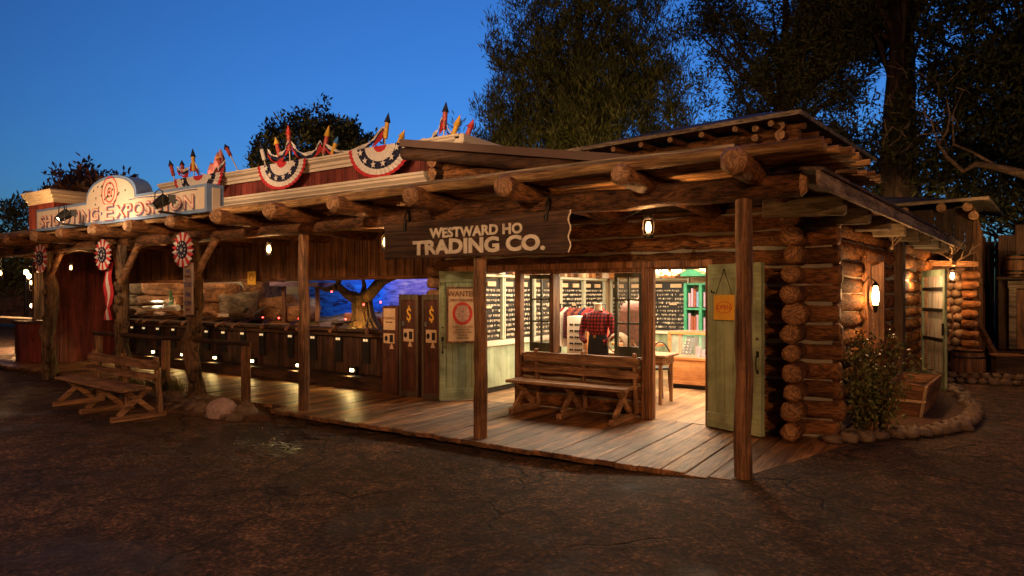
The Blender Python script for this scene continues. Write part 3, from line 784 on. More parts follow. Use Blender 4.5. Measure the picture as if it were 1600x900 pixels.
# rifles on the counter
base = None
for i in range(13):
    x = -16.7 + i * .68 + .1 * math.sin(i * 2.3)
    if base is None:
        base = T = thing('rifle', 'mounted rifle lying across the dark shooting counter', 'rifle', (x, 8.2, 1.06), R(25), 'rifles mounted on the shooting counter')
        b = MB(); b.tube([(0, .02, .03), (0, .75, .07)], [.016, .011], 8); b.box(-.018, .018, -.12, .14, .0, .055); b.build('barrel', M['iron'], T)
        b = MB(); b.tube([(0, .14, .02), (0, -.1, .0), (0, -.18, -.03), (0, -.32, -.07)], [.02, .024, .02, .034], 8); b.build('stock', M['plankY'], T)
        b = MB(); b.tube([(0, -.05, -.02), (0, -.06, -.07), (0, -.1, -.09), (0, -.13, -.05)], .006, 6); b.build('trigger_guard', M['brass'], T)
    else: dup(base, (x, 8.2, 1.06), R(25 + 20 * math.sin(i * 1.7)))

# ------- painted desert scene behind the counter
def scene_rock(label, c, r, mat, seed, amp=.22, rot=0):
    b = MB(); b.blob(c, *r, amp=amp, seed=seed, n=24, rot=rot, sq=.5); o = b.build('rock', mat)
    return tag(o, label, 'rock')
rk = [((-19.4, 9.7, 1.74), (1.5, .3, .20)), ((-17.1, 9.6, 1.76), (1.05, .3, .20)), ((-19.5, 9.6, 1.42), (1.3, .3, .16)), ((-17.2, 9.5, 1.45), (1.1, .3, .15)), ((-18.9, 9.3, 1.15), (.95, .3, .14)), ((-17.0, 9.2, 1.13), (1.0, .25, .11))]
for i, (c, r) in enumerate(rk):
    scene_rock(['brown layered rock at the upper left of the gallery scene', 'brown rock under the valance beside the banner', 'flat brown rock in the middle left of the gallery scene', 'brown rock above the bright white patch in the scene',
                'low brown rock above the leftmost rifles', 'low long rock under the bright white patch'][i], c, r, M['rockwarm'] if i % 2 else M['rockgrey'], 11 + i)
scene_rock('large smooth orange boulder hanging at the top of the gallery scene', (-14.75, 9.3, 1.66), (.82, .3, .22), M['rockwarm'], 31, .12)
scene_rock('tan boulder under the large orange one in the scene', (-15.0, 9.35, 1.36), (.55, .28, .18), M['rockwarm'], 32)
scene_rock('flat orange ledge rock above the rifles in the scene', (-14.9, 9.2, 1.14), (.75, .28, .10), M['rockwarm'], 33)
scene_rock('grey angular boulder beside the warning word in the scene', (-13.75, 9.3, 1.36), (.58, .28, .28), M['rockgrey'], 34, .3)
scene_rock('tall orange rock arch column in the middle of the scene', (-14.3, 10.3, 1.5), (.5, .4, .55), M['rockwarm'], 36, .35)
scene_rock('rounded orange dune rock left of the blue mural', (-13.4, 10.2, 1.2), (1.1, .35, .34), M['rockwarm'], 37)
scene_rock('red dune rock at the foot of the scene tree', (-10.3, 10.4, 1.0), (1.0, .4, .22), plain('red_dune', (.35, .13, .07), .9, var=.4, vs_=5), 38)
scene_rock('pale flat stone by the scene tree foot', (-10.55, 9.5, 1.03), (.22, .15, .05), M['rockgrey'], 39)
scene_rock('purple sloping rock at the right end of the scene', (-8.9, 10.6, 1.18), (.8, .4, .38), plain('purple_rock', (.24, .11, .24), .9, var=.4, vs_=4, bmp=.8), 40, .3)
T = thing('bleached_log', 'bright white lit bleached driftwood in the left of the gallery scene', 'log', (-16.6, 9.05, 1.27), w=True)
b = MB(); b.log((-17.3, 8.95, 1.28), (-15.7, 8.95, 1.30), .04, .07, n=10, rough=.3); b.log((-16.9, 8.9, 1.42), (-16.1, 8.9, 1.43), .035, .03, n=8, rough=.3); b.log((-16.4, 8.9, 1.30), (-15.9, 8.9, 1.46), .03, .02, n=8, rough=.3)
b.build('driftwood', [plain('bleached_wood', (.7, .68, .56), .8, var=.2)] * 2, T)
spot('scene_spot', (-16.5, 8.55, 1.85), (-16.5, 9.0, 1.3), 40, 50, (1, .95, .75))
T = thing('scene_cactus', 'slim green cactus behind the white driftwood in the scene', 'cactus', (-16.3, 9.15, 1.2), w=True)
b = MB(); b.tube([(-16.3, 9.1, 1.2), (-16.3, 9.1, 1.72)], [.035, .03], 10); b.tube([(-16.3, 9.1, 1.38), (-16.2, 9.1, 1.4), (-16.19, 9.1, 1.56)], .018, 8); b.build('stem', plain('cactus_green', (.04, .16, .05), .7), T)
for i, (x, z) in enumerate(((-14.7, 1.80), (-12.55, 1.12), (-11.35, 1.12), (-12.0, 1.12), (-10.35, 1.68), (-9.45, 1.43), (-9.0, 1.48), (-8.88, 1.20), (-9.95, 1.14))):
    b = MB(); b.blob((x, 9.05, z), .018, .018, .018, n=8)
    tag(b.build('target_lamp', M['redglow']), ['red target lamp on the large orange boulder', 'red target lamp above the rifles near the grey boulder', 'red target lamp at the left foot of the scene tree', 'red target lamp left of the porch post behind the counter', 'red target lamp beside the tree crown against the blue mural', 'red target lamp on the scene tree trunk', 'red target lamp right of the tree trunk, upper one', 'red target lamp right of the tree trunk, lower one', 'red target lamp in the middle of the tree foot'][i], 'lamp')
w_ = text('DANGER', .095, FX(-13.75, 8.9, 1.12), M['cream'], .01, .002, None, 'warning_word', jit=.12); tag(w_, 'cream letters reading DANGER at the foot of the grey boulder', 'sign')
T = thing('scene_shelter', 'small rustic shelter with purple roof boards in the gallery scene', 'shelter', (-12.2, 10, 1), w=True)
b = MB(); b.bar((-13.0, 9.8, 1.86), (-11.35, 9.8, 1.83), .5, .10); b.build('roof', wood((.12, .07, .14), (.3, .2, .3), 'X', 6, 8, .4), T)
for x in (-12.75, -11.62):
    b = MB(); b.log((x, 9.75, .9), (x, 9.75, 1.82), .05, n=10, rough=.1); b.build('post', [M['postZ'], M['end']], T)
def vulture(x, z, lab):
    T = thing('vulture_figure', lab, 'bird figure', (x, 9.1, z), w=True)
    b = MB(); b.tube([(x - .16, 9.1, z + .0), (x - .05, 9.1, z + .07), (x + .05, 9.1, z + .12), (x + .1, 9.1, z + .17), (x + .14, 9.1, z + .19), (x + .20, 9.1, z + .17)], [.01, .06, .06, .025, .03, .006], 8); b.build('body', M['black'], T)
vulture(-13.3, 1.12, 'black bird figure leaning over by the orange dune'); vulture(-12.75, 1.12, 'black bird figure right beside the shelter post')
# twisted tree
T = thing('scene_tree', 'twisted leafless tree with flared golden trunk before the blue mural', 'tree', (-10.0, 9.6, 1), w=True)
b = MB(); pts = [(-10.0, 9.6, .85), (-10.02, 9.6, 1.1), (-10.08, 9.6, 1.35), (-10.1, 9.6, 1.58)]
b.tube(pts, [.34, .22, .19, .21], 16, 0, 0, .25)
for br in ([(-10.15, 9.6, 1.5), (-10.5, 9.6, 1.62), (-10.8, 9.6, 1.8), (-10.75, 9.6, 2.0)], [(-10.8, 9.58, 1.78), (-11.1, 9.55, 1.72), (-11.3, 9.5, 1.78)], [(-10.05, 9.6, 1.5), (-9.7, 9.55, 1.7), (-9.4, 9.5, 1.86), (-9.1, 9.5, 1.95)],
           [(-10.05, 9.6, 1.55), (-10.0, 9.6, 1.8), (-10.1, 9.6, 2.1)], [(-9.9, 9.6, 1.62), (-9.65, 9.6, 1.9), (-9.7, 9.6, 2.1)]):
    b.tube(br, [.13, .10, .07, .05][:len(br)] if len(br) == 4 else [.08, .05, .02], 10, 0, 0, .25)
for k in range(16):
    a = k / 16 * 6.28; b.tube([(-10.0 + .40 * math.cos(a), 9.6 + .3 * math.sin(a), .86), (-10.03 + .2 * math.cos(a), 9.6 + .2 * math.sin(a), 1.15), (-10.08 + .19 * math.cos(a), 9.6 + .19 * math.sin(a), 1.5)], [.05, .035, .02], 6)
b.build('trunk', wood((.03, .02, .014), (.20, .12, .05), 'Z', 9, 5, 1.0, .8, .2), T)
point('scene_tree_light', (-9.75, 9.1, 1.15), 9, (1, .55, .12), .03)
T = thing('scene_castle', 'small dark blue peaked tower at the right edge of the mural', 'tower', (-8.2, 11.2, 1.3), w=True)
b = MB(); b.box(-8.3, -8.05, 11.1, 11.3, 1.0, 1.85); b.add([(-8.32, 11.08, 1.85), (-8.03, 11.08, 1.85), (-8.03, 11.3, 1.85), (-8.32, 11.3, 1.85), (-8.18, 11.19, 2.2)], [(0, 1, 4), (1, 2, 4), (2, 3, 4), (3, 0, 4)]); b.build('tower', plain('blue_silhouette', (.02, .03, .16), .9), T)

# change and coin machines
def machine(x, w, h, y, kind, label):
    T = thing('coin_machine', label, 'machine', (x, y, 0), group=None)
    b = MB(); b.box(-w / 2, w / 2, .0, .42, .0, h); b.build('cabinet', wood((.05, .018, .010), (.14, .05, .03), 'Z', 5, 12, .2, .6, .05), T, bevel=.006)
    if kind:
        b = MB(); t = .045
        b.box(-w / 2 - .004, -w / 2 + t, -.022, -.001, 0.0, h + .012); b.box(w / 2 - t, w / 2 + .004, -.022, -.001, 0.0, h + .012)
        b.box(-w / 2 + t, w / 2 - t, -.021, -.002, 0, .09); b.box(-w / 2 + t, w / 2 - t, -.021, -.002, h - .08, h + .01); b.build('trim', wood((.05, .035, .02), (.14, .10, .06), 'Z', 6, 12, .3, .6, .1), T, bevel=.004)
    f = lambda a, z: ((x + a, y - .001, z), (1, 0, 0), (0, 0, 1), (0, -1, 0))
    def wt(*a, **k):
        o = text(*a, **k); o.location = (-x, -y, 0); return o
    if kind:
        wt('S', .27, f(0, h - .40), M['yellow'], .006, .004, T, 'dollar_sign', sx=.82); b = MB(); b.box(-.012, .012, -.007, -.001, h - .43, h - .37); b.box(-.012, .012, -.007, -.001, h - .23, h - .17); b.build('dollar_sign', M['yellow'], T)
        b = MB(); b.box(-.11, .10, -.01, -.001, .78 + .1, .98 + .1); b.build('instruction_plate', M['paper'], T)
        b = MB(); b.prism([(-.065 + .036 * math.cos(t_), .98 + .045 * math.sin(t_)) for t_ in np.linspace(0, 6.28, 14)[:-1]], ((0, -.013, 0), (1, 0, 0), (0, 0, 1), (0, -1, 0)), .003); b.box(.01, .08, -.013, -.0105, .92, 1.04); b.build('plate_picture', M['black'], T)
        b = MB(); b.prism([(-.02, .80), (.07, .80), (.035, .88), (.015, .88)], ((0, -.006, 0), (1, 0, 0), (0, 0, 1), (0, -1, 0)), .004); b.build('notice_tag', M['paper'], T)
        b = MB(); b.box(-.12, -.09, -.03, -.001, 1.13, 1.2); b.build('coin_slot', plain('steel', (.5, .5, .5), .3, .8), T)
    else:
        b = MB(); b.box(-.13, .13, -.012, -.001, 1.05, 1.40); b.build('sign_panel', M['paper'], T)
        wt('CHANGE', .062, ((x, y - .012, 1.22), (1, 0, 0), (0, 0, 1), (0, -1, 0)), brn, .003, .0, T)
        wt('MACHINE', .035, ((x, y - .012, 1.165), (1, 0, 0), (0, 0, 1), (0, -1, 0)), brn, .003, .0, T)
        b = MB(); b.box(-.13, .11, -.01, -.001, .83, .99); b.build('instruction_plate', M['paper'], T)
        b = MB(); b.prism([(-.07 + .036 * math.cos(t_), .91 + .045 * math.sin(t_)) for t_ in np.linspace(0, 6.28, 14)[:-1]], ((0, -.013, 0), (1, 0, 0), (0, 0, 1), (0, -1, 0)), .003); b.box(.01, .085, -.013, -.0105, .85, .97); b.build('plate_picture', M['black'], T)
        b = MB(); b.prism([(0, .74), (.09, .74), (.055, .82), (.035, .82)], ((0, -.006, 0), (1, 0, 0), (0, 0, 1), (0, -1, 0)), .004); b.build('notice_tag', M['paper'], T)
machine(-7.70, .34, 1.44, 7.95, 0, 'short change machine with a tan CHANGE sign, left of the two dollar machines')
machine(-7.25, .40, 1.62, 7.92, 1, 'tall brown machine with gold dollar sign between the change machine and its twin')
machine(-6.76, .38, 1.62, 7.90, 1, 'tall brown machine with gold dollar sign next to the green door')

# hanging yellow card, 50 cent card, banner
H = hang_card(FX(-11.62, 8.12, 1.82), .26, .26, 'yellow card with a ring emblem hanging from the gallery valance', top=.5)
e = MB(); ring(e, FX(-11.62, 8.115, 1.96), 0, 0, .06, .07, .002, 20, 1); e.build('ring_emblem', brn, H)
T = thing('price_card', 'yellow 50 cent card pinned on the dark end wall', 'sign', (-18.0, 8.4, 1.5), w=True)
b = MB(); b.box(-18.22, -17.85, 8.42, 8.44, 1.45, 1.85); b.build('card', M['yellow'], T); text('50¢', .17, FX(-18.03, 8.418, 1.65), brn, .003, .004, T)

def banner(x, w, z0, z1, label, lines):
    T = thing('cloth_banner', label, 'banner', (x, 5.86, z0), w=True)
    b = MB(); n = 10
    for i in range(n):
        za, zb = z0 + (z1 - z0) * i / n, z0 + (z1 - z0) * (i + 1) / n; a, c = .008 * math.sin(i * 1.1), .008 * math.sin((i + 1) * 1.1)
        b.add([(x - w / 2, 5.86 + a, za), (x + w / 2, 5.86 + a, za), (x + w / 2, 5.86 + c, zb), (x - w / 2, 5.86 + c, zb), (x - w / 2, 5.87 + a, za), (x + w / 2, 5.87 + a, za), (x + w / 2, 5.87 + c, zb), (x - w / 2, 5.87 + c, zb)],
              [(0, 1, 2, 3), (7, 6, 5, 4), (0, 4, 5, 1), (1, 5, 6, 2), (2, 6, 7, 3), (3, 7, 4, 0)])
    b.build('cloth', plain('tan_banner', (.40, .26, .18), .9, var=.15), T)
    b = MB()
    for s in (-1, 1): b.box(x + s * w * .44 - .006, x + s * w * .44 + .006, 5.845, 5.851, z0 + .03, z1 - .05)
    b.build('border', M['whitecloth'], T)
    bl = plain('banner_blue', (.12, .12, .24), .9)
    for s, z, sz in lines: text(s, sz, FX(x, 5.845, z), bl if sz > .06 else brn, .003, .002, T)
banner(-9.98, .26, 1.31, 2.12, 'tall narrow tan banner with lettering under the largest rosette', [('WE', 1.96, .085), ('WANT', 1.895, .055), ('YOU', 1.75, .11), ('50¢', 1.60, .10), ('FUN', 1.46, .10), ('TRY', 1.37, .055)])
T = thing('ribbon_streamer', 'long red and white ribbon hanging below the middle rosette', 'ribbon', (-12.62, 5.88, 1.2), w=True)
for k, (a, m_) in enumerate(((-.085, 'redcloth'), (-.0, 'whitecloth'), (.085, 'redcloth'))):
    b = MB(); n = 14; vs = []
    for i in range(n + 1):
        z = 2.2 - 1.03 * i / n; wd = 1 if i < 11 else (.45 if i < 12 else .8)
        yy = 5.9 + .02 * math.sin(i * .8 + k)
        vs += [(-12.62 + (a - .043) * wd, yy, z), (-12.62 + (a + .043) * wd, yy + .015, z), (-12.62 + (a + .043) * wd, yy + .02, z), (-12.62 + (a - .043) * wd, yy + .006, z)]
    b.add(vs, [(4 * i + q, 4 * i + (q + 1) % 4, 4 * i + 4 + (q + 1) % 4, 4 * i + 4 + q) for i in range(n) for q in range(4)] + [(0, 1, 2, 3), (4 * n + 3, 4 * n + 2, 4 * n + 1, 4 * n)], 0, False)
    b.build('stripe', M[m_], T)
def rosette(x, z, r, label):
    T = thing('rosette', label, 'rosette', (x, 5.84, z), group='red and white rosettes on the porch posts')
    for mi, m_ in ((0, 'redcloth'), (1, 'whitecloth')):
        b = MB(); n = 22
        for i in range(n):
            if i % 2 != mi: continue
            t0, t1 = 2 * math.pi * i / n, 2 * math.pi * (i + 1) / n; tm = (t0 + t1) / 2
            b.add([(r * .5 * math.cos(t0), -.03, r * .5 * math.sin(t0)), (r * math.cos(t0), 0, r * math.sin(t0)), (r * 1.02 * math.cos(tm), -.045, r * 1.02 * math.sin(tm)), (r * math.cos(t1), 0, r * math.sin(t1)), (r * .5 * math.cos(t1), -.03, r * .5 * math.sin(t1))], [(0, 1, 2), (0, 2, 4), (4, 2, 3)])
        b.build('pleats', M[m_], T)
    b = MB(); b.prism([(r * .52 * math.cos(t), r * .52 * math.sin(t)) for t in np.linspace(0, 2 * math.pi, 24, endpoint=False)], ((0, -.05, 0), (1, 0, 0), (0, 0, 1), (0, -1, 0)), .03); b.build('centre', M['navy'], T)
    st_ = lambda cx, cz, q: MB().prism([(cx + q * (1 if k % 2 == 0 else .42) * math.sin(k * math.pi / 5), cz + q * (1 if k % 2 == 0 else .42) * math.cos(k * math.pi / 5)) for k in range(10)], ((0, -.054, 0), (1, 0, 0), (0, 0, 1), (0, -1, 0)), .003).build('star', M['whitecloth'], T)
    st_(0, 0, r * .16)
    for k in range(11):
        a = 2 * math.pi * k / 11; st_(r * .38 * math.cos(a), r * .38 * math.sin(a), r * .07)
rosette(-10.07, 2.33, .27, 'red and white pleated rosette above the tan banner, the largest in view')
rosette(-12.62, 2.33, .27, 'red and white pleated rosette with the long ribbon below it')
rosette(-15.15, 2.34, .28, 'red and white pleated rosette on the leftmost gnarled post')

# ================================================================ SIGNS
T = thing('hanging_shop_sign', 'dark plank sign reading WESTWARD HO TRADING CO. under the porch beam', 'sign', (-4.5, 5.97, 2.3), w=True)
b = MB(); rr = [(-5.84, 2.07), (-3.27, 2.055), (-3.255, 2.15), (-3.275, 2.25), (-3.25, 2.35), (-3.265, 2.455), (-5.84, 2.50)]
for k in range(3):
    z0, z1 = 2.065 + k * .145, 2.065 + (k + 1) * .145 - .004
    xs_ = [-3.27 + .015 * math.sin(9 * (z0 + (z1 - z0) * q / 4) * 4) for q in range(5)]
    b.prism([(-5.84, z0)] + [(x, z0 + (z1 - z0) * q / 4) for q, x in enumerate(xs_)] + [(-5.84, z1)], ((0, 5.94, 0), (1, 0, 0), (0, 0, 1), (0, -1, 0)), .045)
b.build('sign_board', M['darkX'], T)
b = MB(); pts = [(-3.262 + .015 * math.sin(9 * z * 4), 5.945, z) for z in np.linspace(2.065, 2.497, 14)]; b.tube(pts, .008, 5); b.build('edge_trim', M['cream'], T)
CR = plain('sign_letter_cream', (.62, .54, .42), .6, var=.2, vs_=12)
text('WESTWARD HO', .150, FX(0, 5.938, 2.293), CR, .008, .0055, T, jit=.06, spacing=1.02, fit=(-5.11, -3.82))
text('TRADING CO.', .222, FX(0, 5.938, 2.108), CR, .008, .009, T, jit=.05, spacing=1.0, fit=(-5.37, -3.54))
for x in (-5.49, -3.52):
    b = MB(); b.bar((x, 5.995, 2.45), (x, 5.995, 2.66), .02, .012); b.tube([(x - .02, 5.92, 2.42), (x + .02, 5.92, 2.5), (x, 5.92, 2.56), (x, 5.97, 2.64)], .012, 6)
    b.tube([(x, 5.92, 2.40), (x, 5.92, 2.47)], .018, 8); b.build('hanger', M['iron'], T)

def gallery_sign():
    T = thing('roof_sign', 'long cream and blue SHOOTING EXPOSITION sign with arched target on the porch roof', 'sign', (-11.5, 5.5, 2.85), w=True)
    x0, x1, z0, z1, cx, aw, ah = -14.28, -8.78, 2.80, 3.20, -11.52, .83, .37
    def outline(g):
        p = [(x0 + g, z0 + g), (x1 - g, z0 + g), (x1 - g, z1 - g)]
        arc = [(cx + (aw - g) * math.cos(t), z1 - g + (ah) * math.sin(t) ** .8) for t in np.linspace(.0, math.pi, 22)]
        return p + arc + [(x0 + g, z1 - g)]
    b = MB(); b.prism(outline(0), FX(0, 5.42, 0), .26); b.build('box', M['blue'], T)
    b = MB(); b.prism(outline(.045), FX(0, 5.412, 0), .007); b.build('face', M['cream'], T)
    b = MB(); b.box(x1 + .001, x1 + .012, 5.50, 5.62, z0 + .03, z1 - .05); b.build('side_panel', M['cream'], T)
    e = MB()
    for r0, r1 in ((.245, .265), (.15, .172), (.06, .078)): ring(e, FX(cx, 5.409, 3.30), 0, 0, r0, r1, .003, 32, .98)
    e.prism([(.03 * math.cos(t), .03 * math.sin(t)) for t in np.linspace(0, 6.28, 12)[:-1]], FX(cx, 5.408, 3.30), .003)
    e.build('target_rings', M['redp'], T)
    e = MB(); rr = random.Random(3)
    for _ in range(26):
        a, q = rr.uniform(0, 6.28), rr.uniform(.05, .6); x, z = cx + q * math.cos(a), 3.27 + .5 * q * math.sin(a)
        if z < 3.05: continue
        if z > 3.5: continue
        e.prism([(x + .014 * math.cos(t), z + .018 * math.sin(t)) for t in np.linspace(0, 6.28, 8)[:-1]], FX(0, 5.405, 0), .003)
    e.build('bullet_holes', M['black'], T)
    ol = plain('sign_red_outline', (.42, .05, .035), .6); bl = plain('sign_blue_shadow', (.10, .13, .24), .6); fc = plain('sign_letter_face', (.72, .54, .42), .6)
    def slab(s, size, xa, xb, z):
        for d, m_, of, y in ((.024, bl, .006, 5.408), (0, ol, .010, 5.404), (0, fc, .001, 5.4)):
            g = of; text(s, size, FX(d, y, z - d), m_, .003, of, T, spacing=1.12, fit=(xa - g, xb + g))
    slab('SHOOTING', .27, -14.08, -11.88, 2.875); slab('E', .37, -11.67, -11.38, 2.85); slab('XPOSITION', .27, -11.30, -9.08, 2.875)
    e = MB(); e.blob((-11.78, 5.41, 2.965), .025, .01, .025, n=10); e.build('dot', bl, T)
    e = MB(); e.tube([(-10.9 + 1.9 * t, 5.408, 3.125 + .012 * math.sin(t * 9)) for t in np.linspace(0, 1, 24)], .007, 5); e.build('flourish', bl, T)
gallery_sign()
def spotlight(x, label, i):
    T = thing('spotlight', label, 'spotlight', (x, 5.05, 2.92), group='black spotlights aimed at the roof sign')
    b = MB(); b.tube([(0, -.06, -.05), (0, .02, .01), (0, .10, .07)], [.055, .075, .085], 14, 0, 1); b.build('can', [M['black'], M['black']], T)
    b = MB(); b.tube([(-.1, 0, -.12), (-.11, .0, .02), (-.1, 0, .16), (0, 0, .19), (.1, 0, .16), (.11, 0, .02), (.1, 0, -.12)], .008, 6); b.bar((0, 0, -.12), (0, .5, -.14), .03, .03); b.tube([(-.05, .1, .05), (-.12, .12, .2)], .006, 5); b.build('yoke', M['black'], T)
    for s in (-1, 1): MB().add([(s * .07, .09, .02), (s * .13, .17, .0), (s * .13, .17, .13), (s * .07, .09, .12)], [(0, 1, 2, 3)]).build('barn_door', M['black'], T)
    b = MB(); b.tube([(0, .102, .072), (0, .108, .077)], [.06, .06], 12); b.build('lens', glow('spot_lens_lit', (1, .7, .4), 4) if i == 0 else bpy.data.materials['spot_lens_lit'], T)
    spot('sign_spot_lamp', (x, 5.0, 2.88), (x + (.9 if i == 0 else -.6), 5.42, 3.08), 32, 150, (1, .68, .42), 1)
spotlight(-12.35, 'black spotlight before the left half of the roof sign', 0)
spotlight(-9.35, 'black spotlight before the right end of the roof sign', 1)
spot('sign_spot_lamp', (-10.9, 4.6, 2.7), (-11.2, 5.42, 3.1), 40, 150, (1, .68, .42), 1)

# ================================================================ ROOF DECORATIONS
def bunting(x0, x1, ztop, drop, label):
    T = thing('bunting_fan', label, 'bunting', ((x0 + x1) / 2, 7.44, ztop), group='pleated bunting fans on the parapet')
    r = (x1 - x0) / 2; bands = [(0.0, .34, 'redcloth'), (.34, .58, 'whitecloth'), (.58, .80, 'navy'), (.80, .9, 'whitecloth'), (.9, 1.0, 'redcloth')]
    bands = [(0, .2, 'redcloth'), (.2, .48, 'whitecloth'), (.48, .72, 'navy'), (.72, .9, 'whitecloth'), (.9, 1., 'redcloth')]
    n = 40
    for a, c, m_ in bands:
        b = MB()
        for i in range(n):
            t0, t1 = math.pi + math.pi * i / n, math.pi + math.pi * (i + 1) / n
            q = lambda s_, t, k: (r * s_ * math.cos(t), -.012 - .022 * s_ * (k % 2) * (1 if s_ > .1 else 0), drop * s_ * math.sin(t))
            b.add([q(a, t0, i), q(c, t0, i), q(c, t1, i + 1), q(a, t1, i + 1)], [(0, 1, 2, 3)], 0)
        b.build('band', M[m_], T)
    b = MB(); 
    for k in range(6):
        t = math.pi + math.pi * (k + .5) / 6; cx, cz, q = r * .59 * math.cos(t), drop * .60 * math.sin(t), .06
        MB().prism([(cx + q * (1 if j % 2 == 0 else .42) * math.sin(j * math.pi / 5), cz + q * (1 if j % 2 == 0 else .42) * math.cos(j * math.pi / 5)) for j in range(10)], ((0, -.058, 0), (1, 0, 0), (0, 0, 1), (0, -1, 0)), .003).build('star', M['whitecloth'], T)
bunting(-8.08, -6.72, 3.93, .50, 'pleated red white and navy bunting fan nearest the log roof')
bunting(-10.43, -9.12, 3.93, .47, 'pleated red white and navy bunting fan in the middle of the parapet')
bunting(-13.15, -11.5, 3.95, .50, 'pleated bunting fan half hidden by the roof sign end')

def rocket(u, v, ub_, vb, L, body, tip, label):
    """u,v picture position of the tip, ub,vb of the foot, read at the parapet's real depth"""
    s_, c_ = math.sin(YAW), math.cos(YAW)
    def P(u, v, y=7.9):
        a = (u - 800) / 1040; q = -(v - 458) / 1040; d = Vector((a * c_ - s_, a * s_ + c_, q)); return d * (y / d.y) + Vector((0, 0, EYE))
    t, f = P(u, v), P(ub_, vb); f.z = min(f.z, 3.9)
    d = (t - f).normalized()
    T = thing('toy_rocket', label, 'rocket', tuple(f), group='toy firework rockets on the roof', w=True)
    b = MB(); b.tube([f, t - d * L], .012, 6); b.build('stick', M['white' + 'Z'] if body != 'navy' else M['black'], T)
    b = MB(); b.tube([t - d * L, t - d * L * .38], .038, 12); b.build('tube', M[body], T)
    b = MB(); b.tube([t - d * L * .38, t - d * L * .37, t], [.04, .056, .004], 12); b.build('nose', M[tip], T)
M['foilred'] = plain('red_patterned_paper', (.45, .07, .05), .5, var=.7, vs_=25)
M['skyblue'] = plain('sky_blue_paint', (.05, .22, .55), .5)
rocks = [(265, 250, 276, 289, .38, 'foilred', 'navy', 'small dark rocket leaning left, the leftmost on the roof'), (284, 250, 287, 284, .3, 'foilred', 'navy', 'short dark rocket second from the left on the roof'),
 (301, 232, 304, 280, .48, 'yellow', 'navy', 'upright rocket with yellow tube and navy cone left of the lit tower'), (340, 243, 352, 270, .25, 'foilred', 'yellow', 'small tilted rocket above the left bunting'),
 (351, 225, 378, 268, .32, 'foilred', 'navy', 'red rocket on a long stick leaning far left'), (407, 224, 418, 262, .36, 'whitecloth', 'navy', 'pale rocket with navy nose leaning left before the round tree'),
 (430, 214, 442, 252, .42, 'foilred', 'yellow', 'red rocket with pale nose before the round tree'), (450, 195, 454, 246, .50, 'foilred', 'redp', 'upright red patterned rocket with red nose, second tallest'),
 (514, 196, 502, 244, .5, 'foilred', 'yellow', 'red patterned rocket with broad yellow cone leaning right'), (528, 213, 514, 240, .32, 'yellow', 'skyblue', 'small yellow rocket with sky blue cone'),
 (607, 176, 599, 226, .42, 'yellow', 'navy', 'yellow rocket with blue cone on a tall white stick'), (632, 203, 616, 226, .34, 'yellow', 'yellow', 'small all yellow rocket near the log roof'),
 (697, 159, 692, 210, .42, 'foilred', 'navy', 'tallest upright rocket, red with blue cone, at the parapet end'), (719, 179, 703, 212, .46, 'yellow', 'yellow', 'gold rocket leaning right at the parapet end'),
 (740, 186, 726, 212, .36, 'foilred', 'redp', 'rightmost red rocket leaning right before the pine')]
for a in rocks: rocket(*a)
def swag(pts2, label):
    s_, c_ = math.sin(YAW), math.cos(YAW)
    def P(u, v, y=7.88):
        a = (u - 800) / 1040; q = -(v - 458) / 1040; d = Vector((a * c_ - s_, a * s_ + c_, q)); return d * (y / d.y) + Vector((0, 0, EYE))
    (u0, v0), (u1, v1), sag = pts2
    a, e = P(u0, v0), P(u1, v1)
    T = thing('cloth_swag', label, 'swag', tuple(a), group='red white and navy cloth swags strung between the rockets', w=True)
    for k, m_ in enumerate(('whitecloth', 'navy', 'redcloth')):
        b = MB(); n = 14; vs = []
        for i in range(n + 1):
            t = i / n; p = a.lerp(e, t) - Vector((0, 0, (sag + k * .03) * 4 * t * (1 - t) + k * .035)); w = .024 + .01 * math.sin(i)
            vs += [p + Vector((0, -.012 + .02 * math.sin(i * 1.3), w)), p + Vector((0, .012 - .02 * math.sin(i * 1.3), -w))]
        b.add(vs, [(2 * i, 2 * i + 1, 2 * i + 3, 2 * i + 2) for i in range(n)]); b.build('strip', M[m_], T)
for a in [(((277, 262), (301, 255), .1), 'swag between the two leftmost rockets'), (((304, 254), (340, 262), .22), 'swag right of the yellow upright rocket'), (((418, 234), (452, 222), .18), 'swag left of the tall red rocket'),
          (((455, 222), (502, 222), .22), 'swag between the tall red and the yellow coned rocket'), (((508, 226), (600, 200), .24), 'longest swag rising to the tall white stick'), (((600, 204), (600, 226), 0.02), 'hanging swag end on the tall white stick'),
          (((660, 218), (692, 186), .12), 'swag rising to the tallest rocket'), (((694, 184), (706, 208), .04), 'hanging swag end under the tallest rocket'), (((626, 218), (634, 226), .05), 'short swag end beside the small yellow rocket'), (((352, 250), (325, 276), .06), 'swag falling towards the left bunting')]:
    swag(a[0], a[1].replace('swag', 'red white and navy swag'))
b = MB(); b.blob((-14.9, 9.4, 4.25), .22, .2, .55, amp=.25, seed=5, n=14); b.blob((-14.7, 9.4, 4.5), .15, .15, .55, amp=.25, seed=6, n=12)
tag(b.build('rock_spire', plain('lit_pink_rock', (.55, .22, .16), .8, var=.4, vs_=6, bmp=.8)), 'pink lit rock spire rising behind the roof rockets', 'rock')
spot('spire_spot', (-14.4, 8.3, 3.9), (-14.8, 9.4, 4.5), 90, 60, (1, .5, .4))

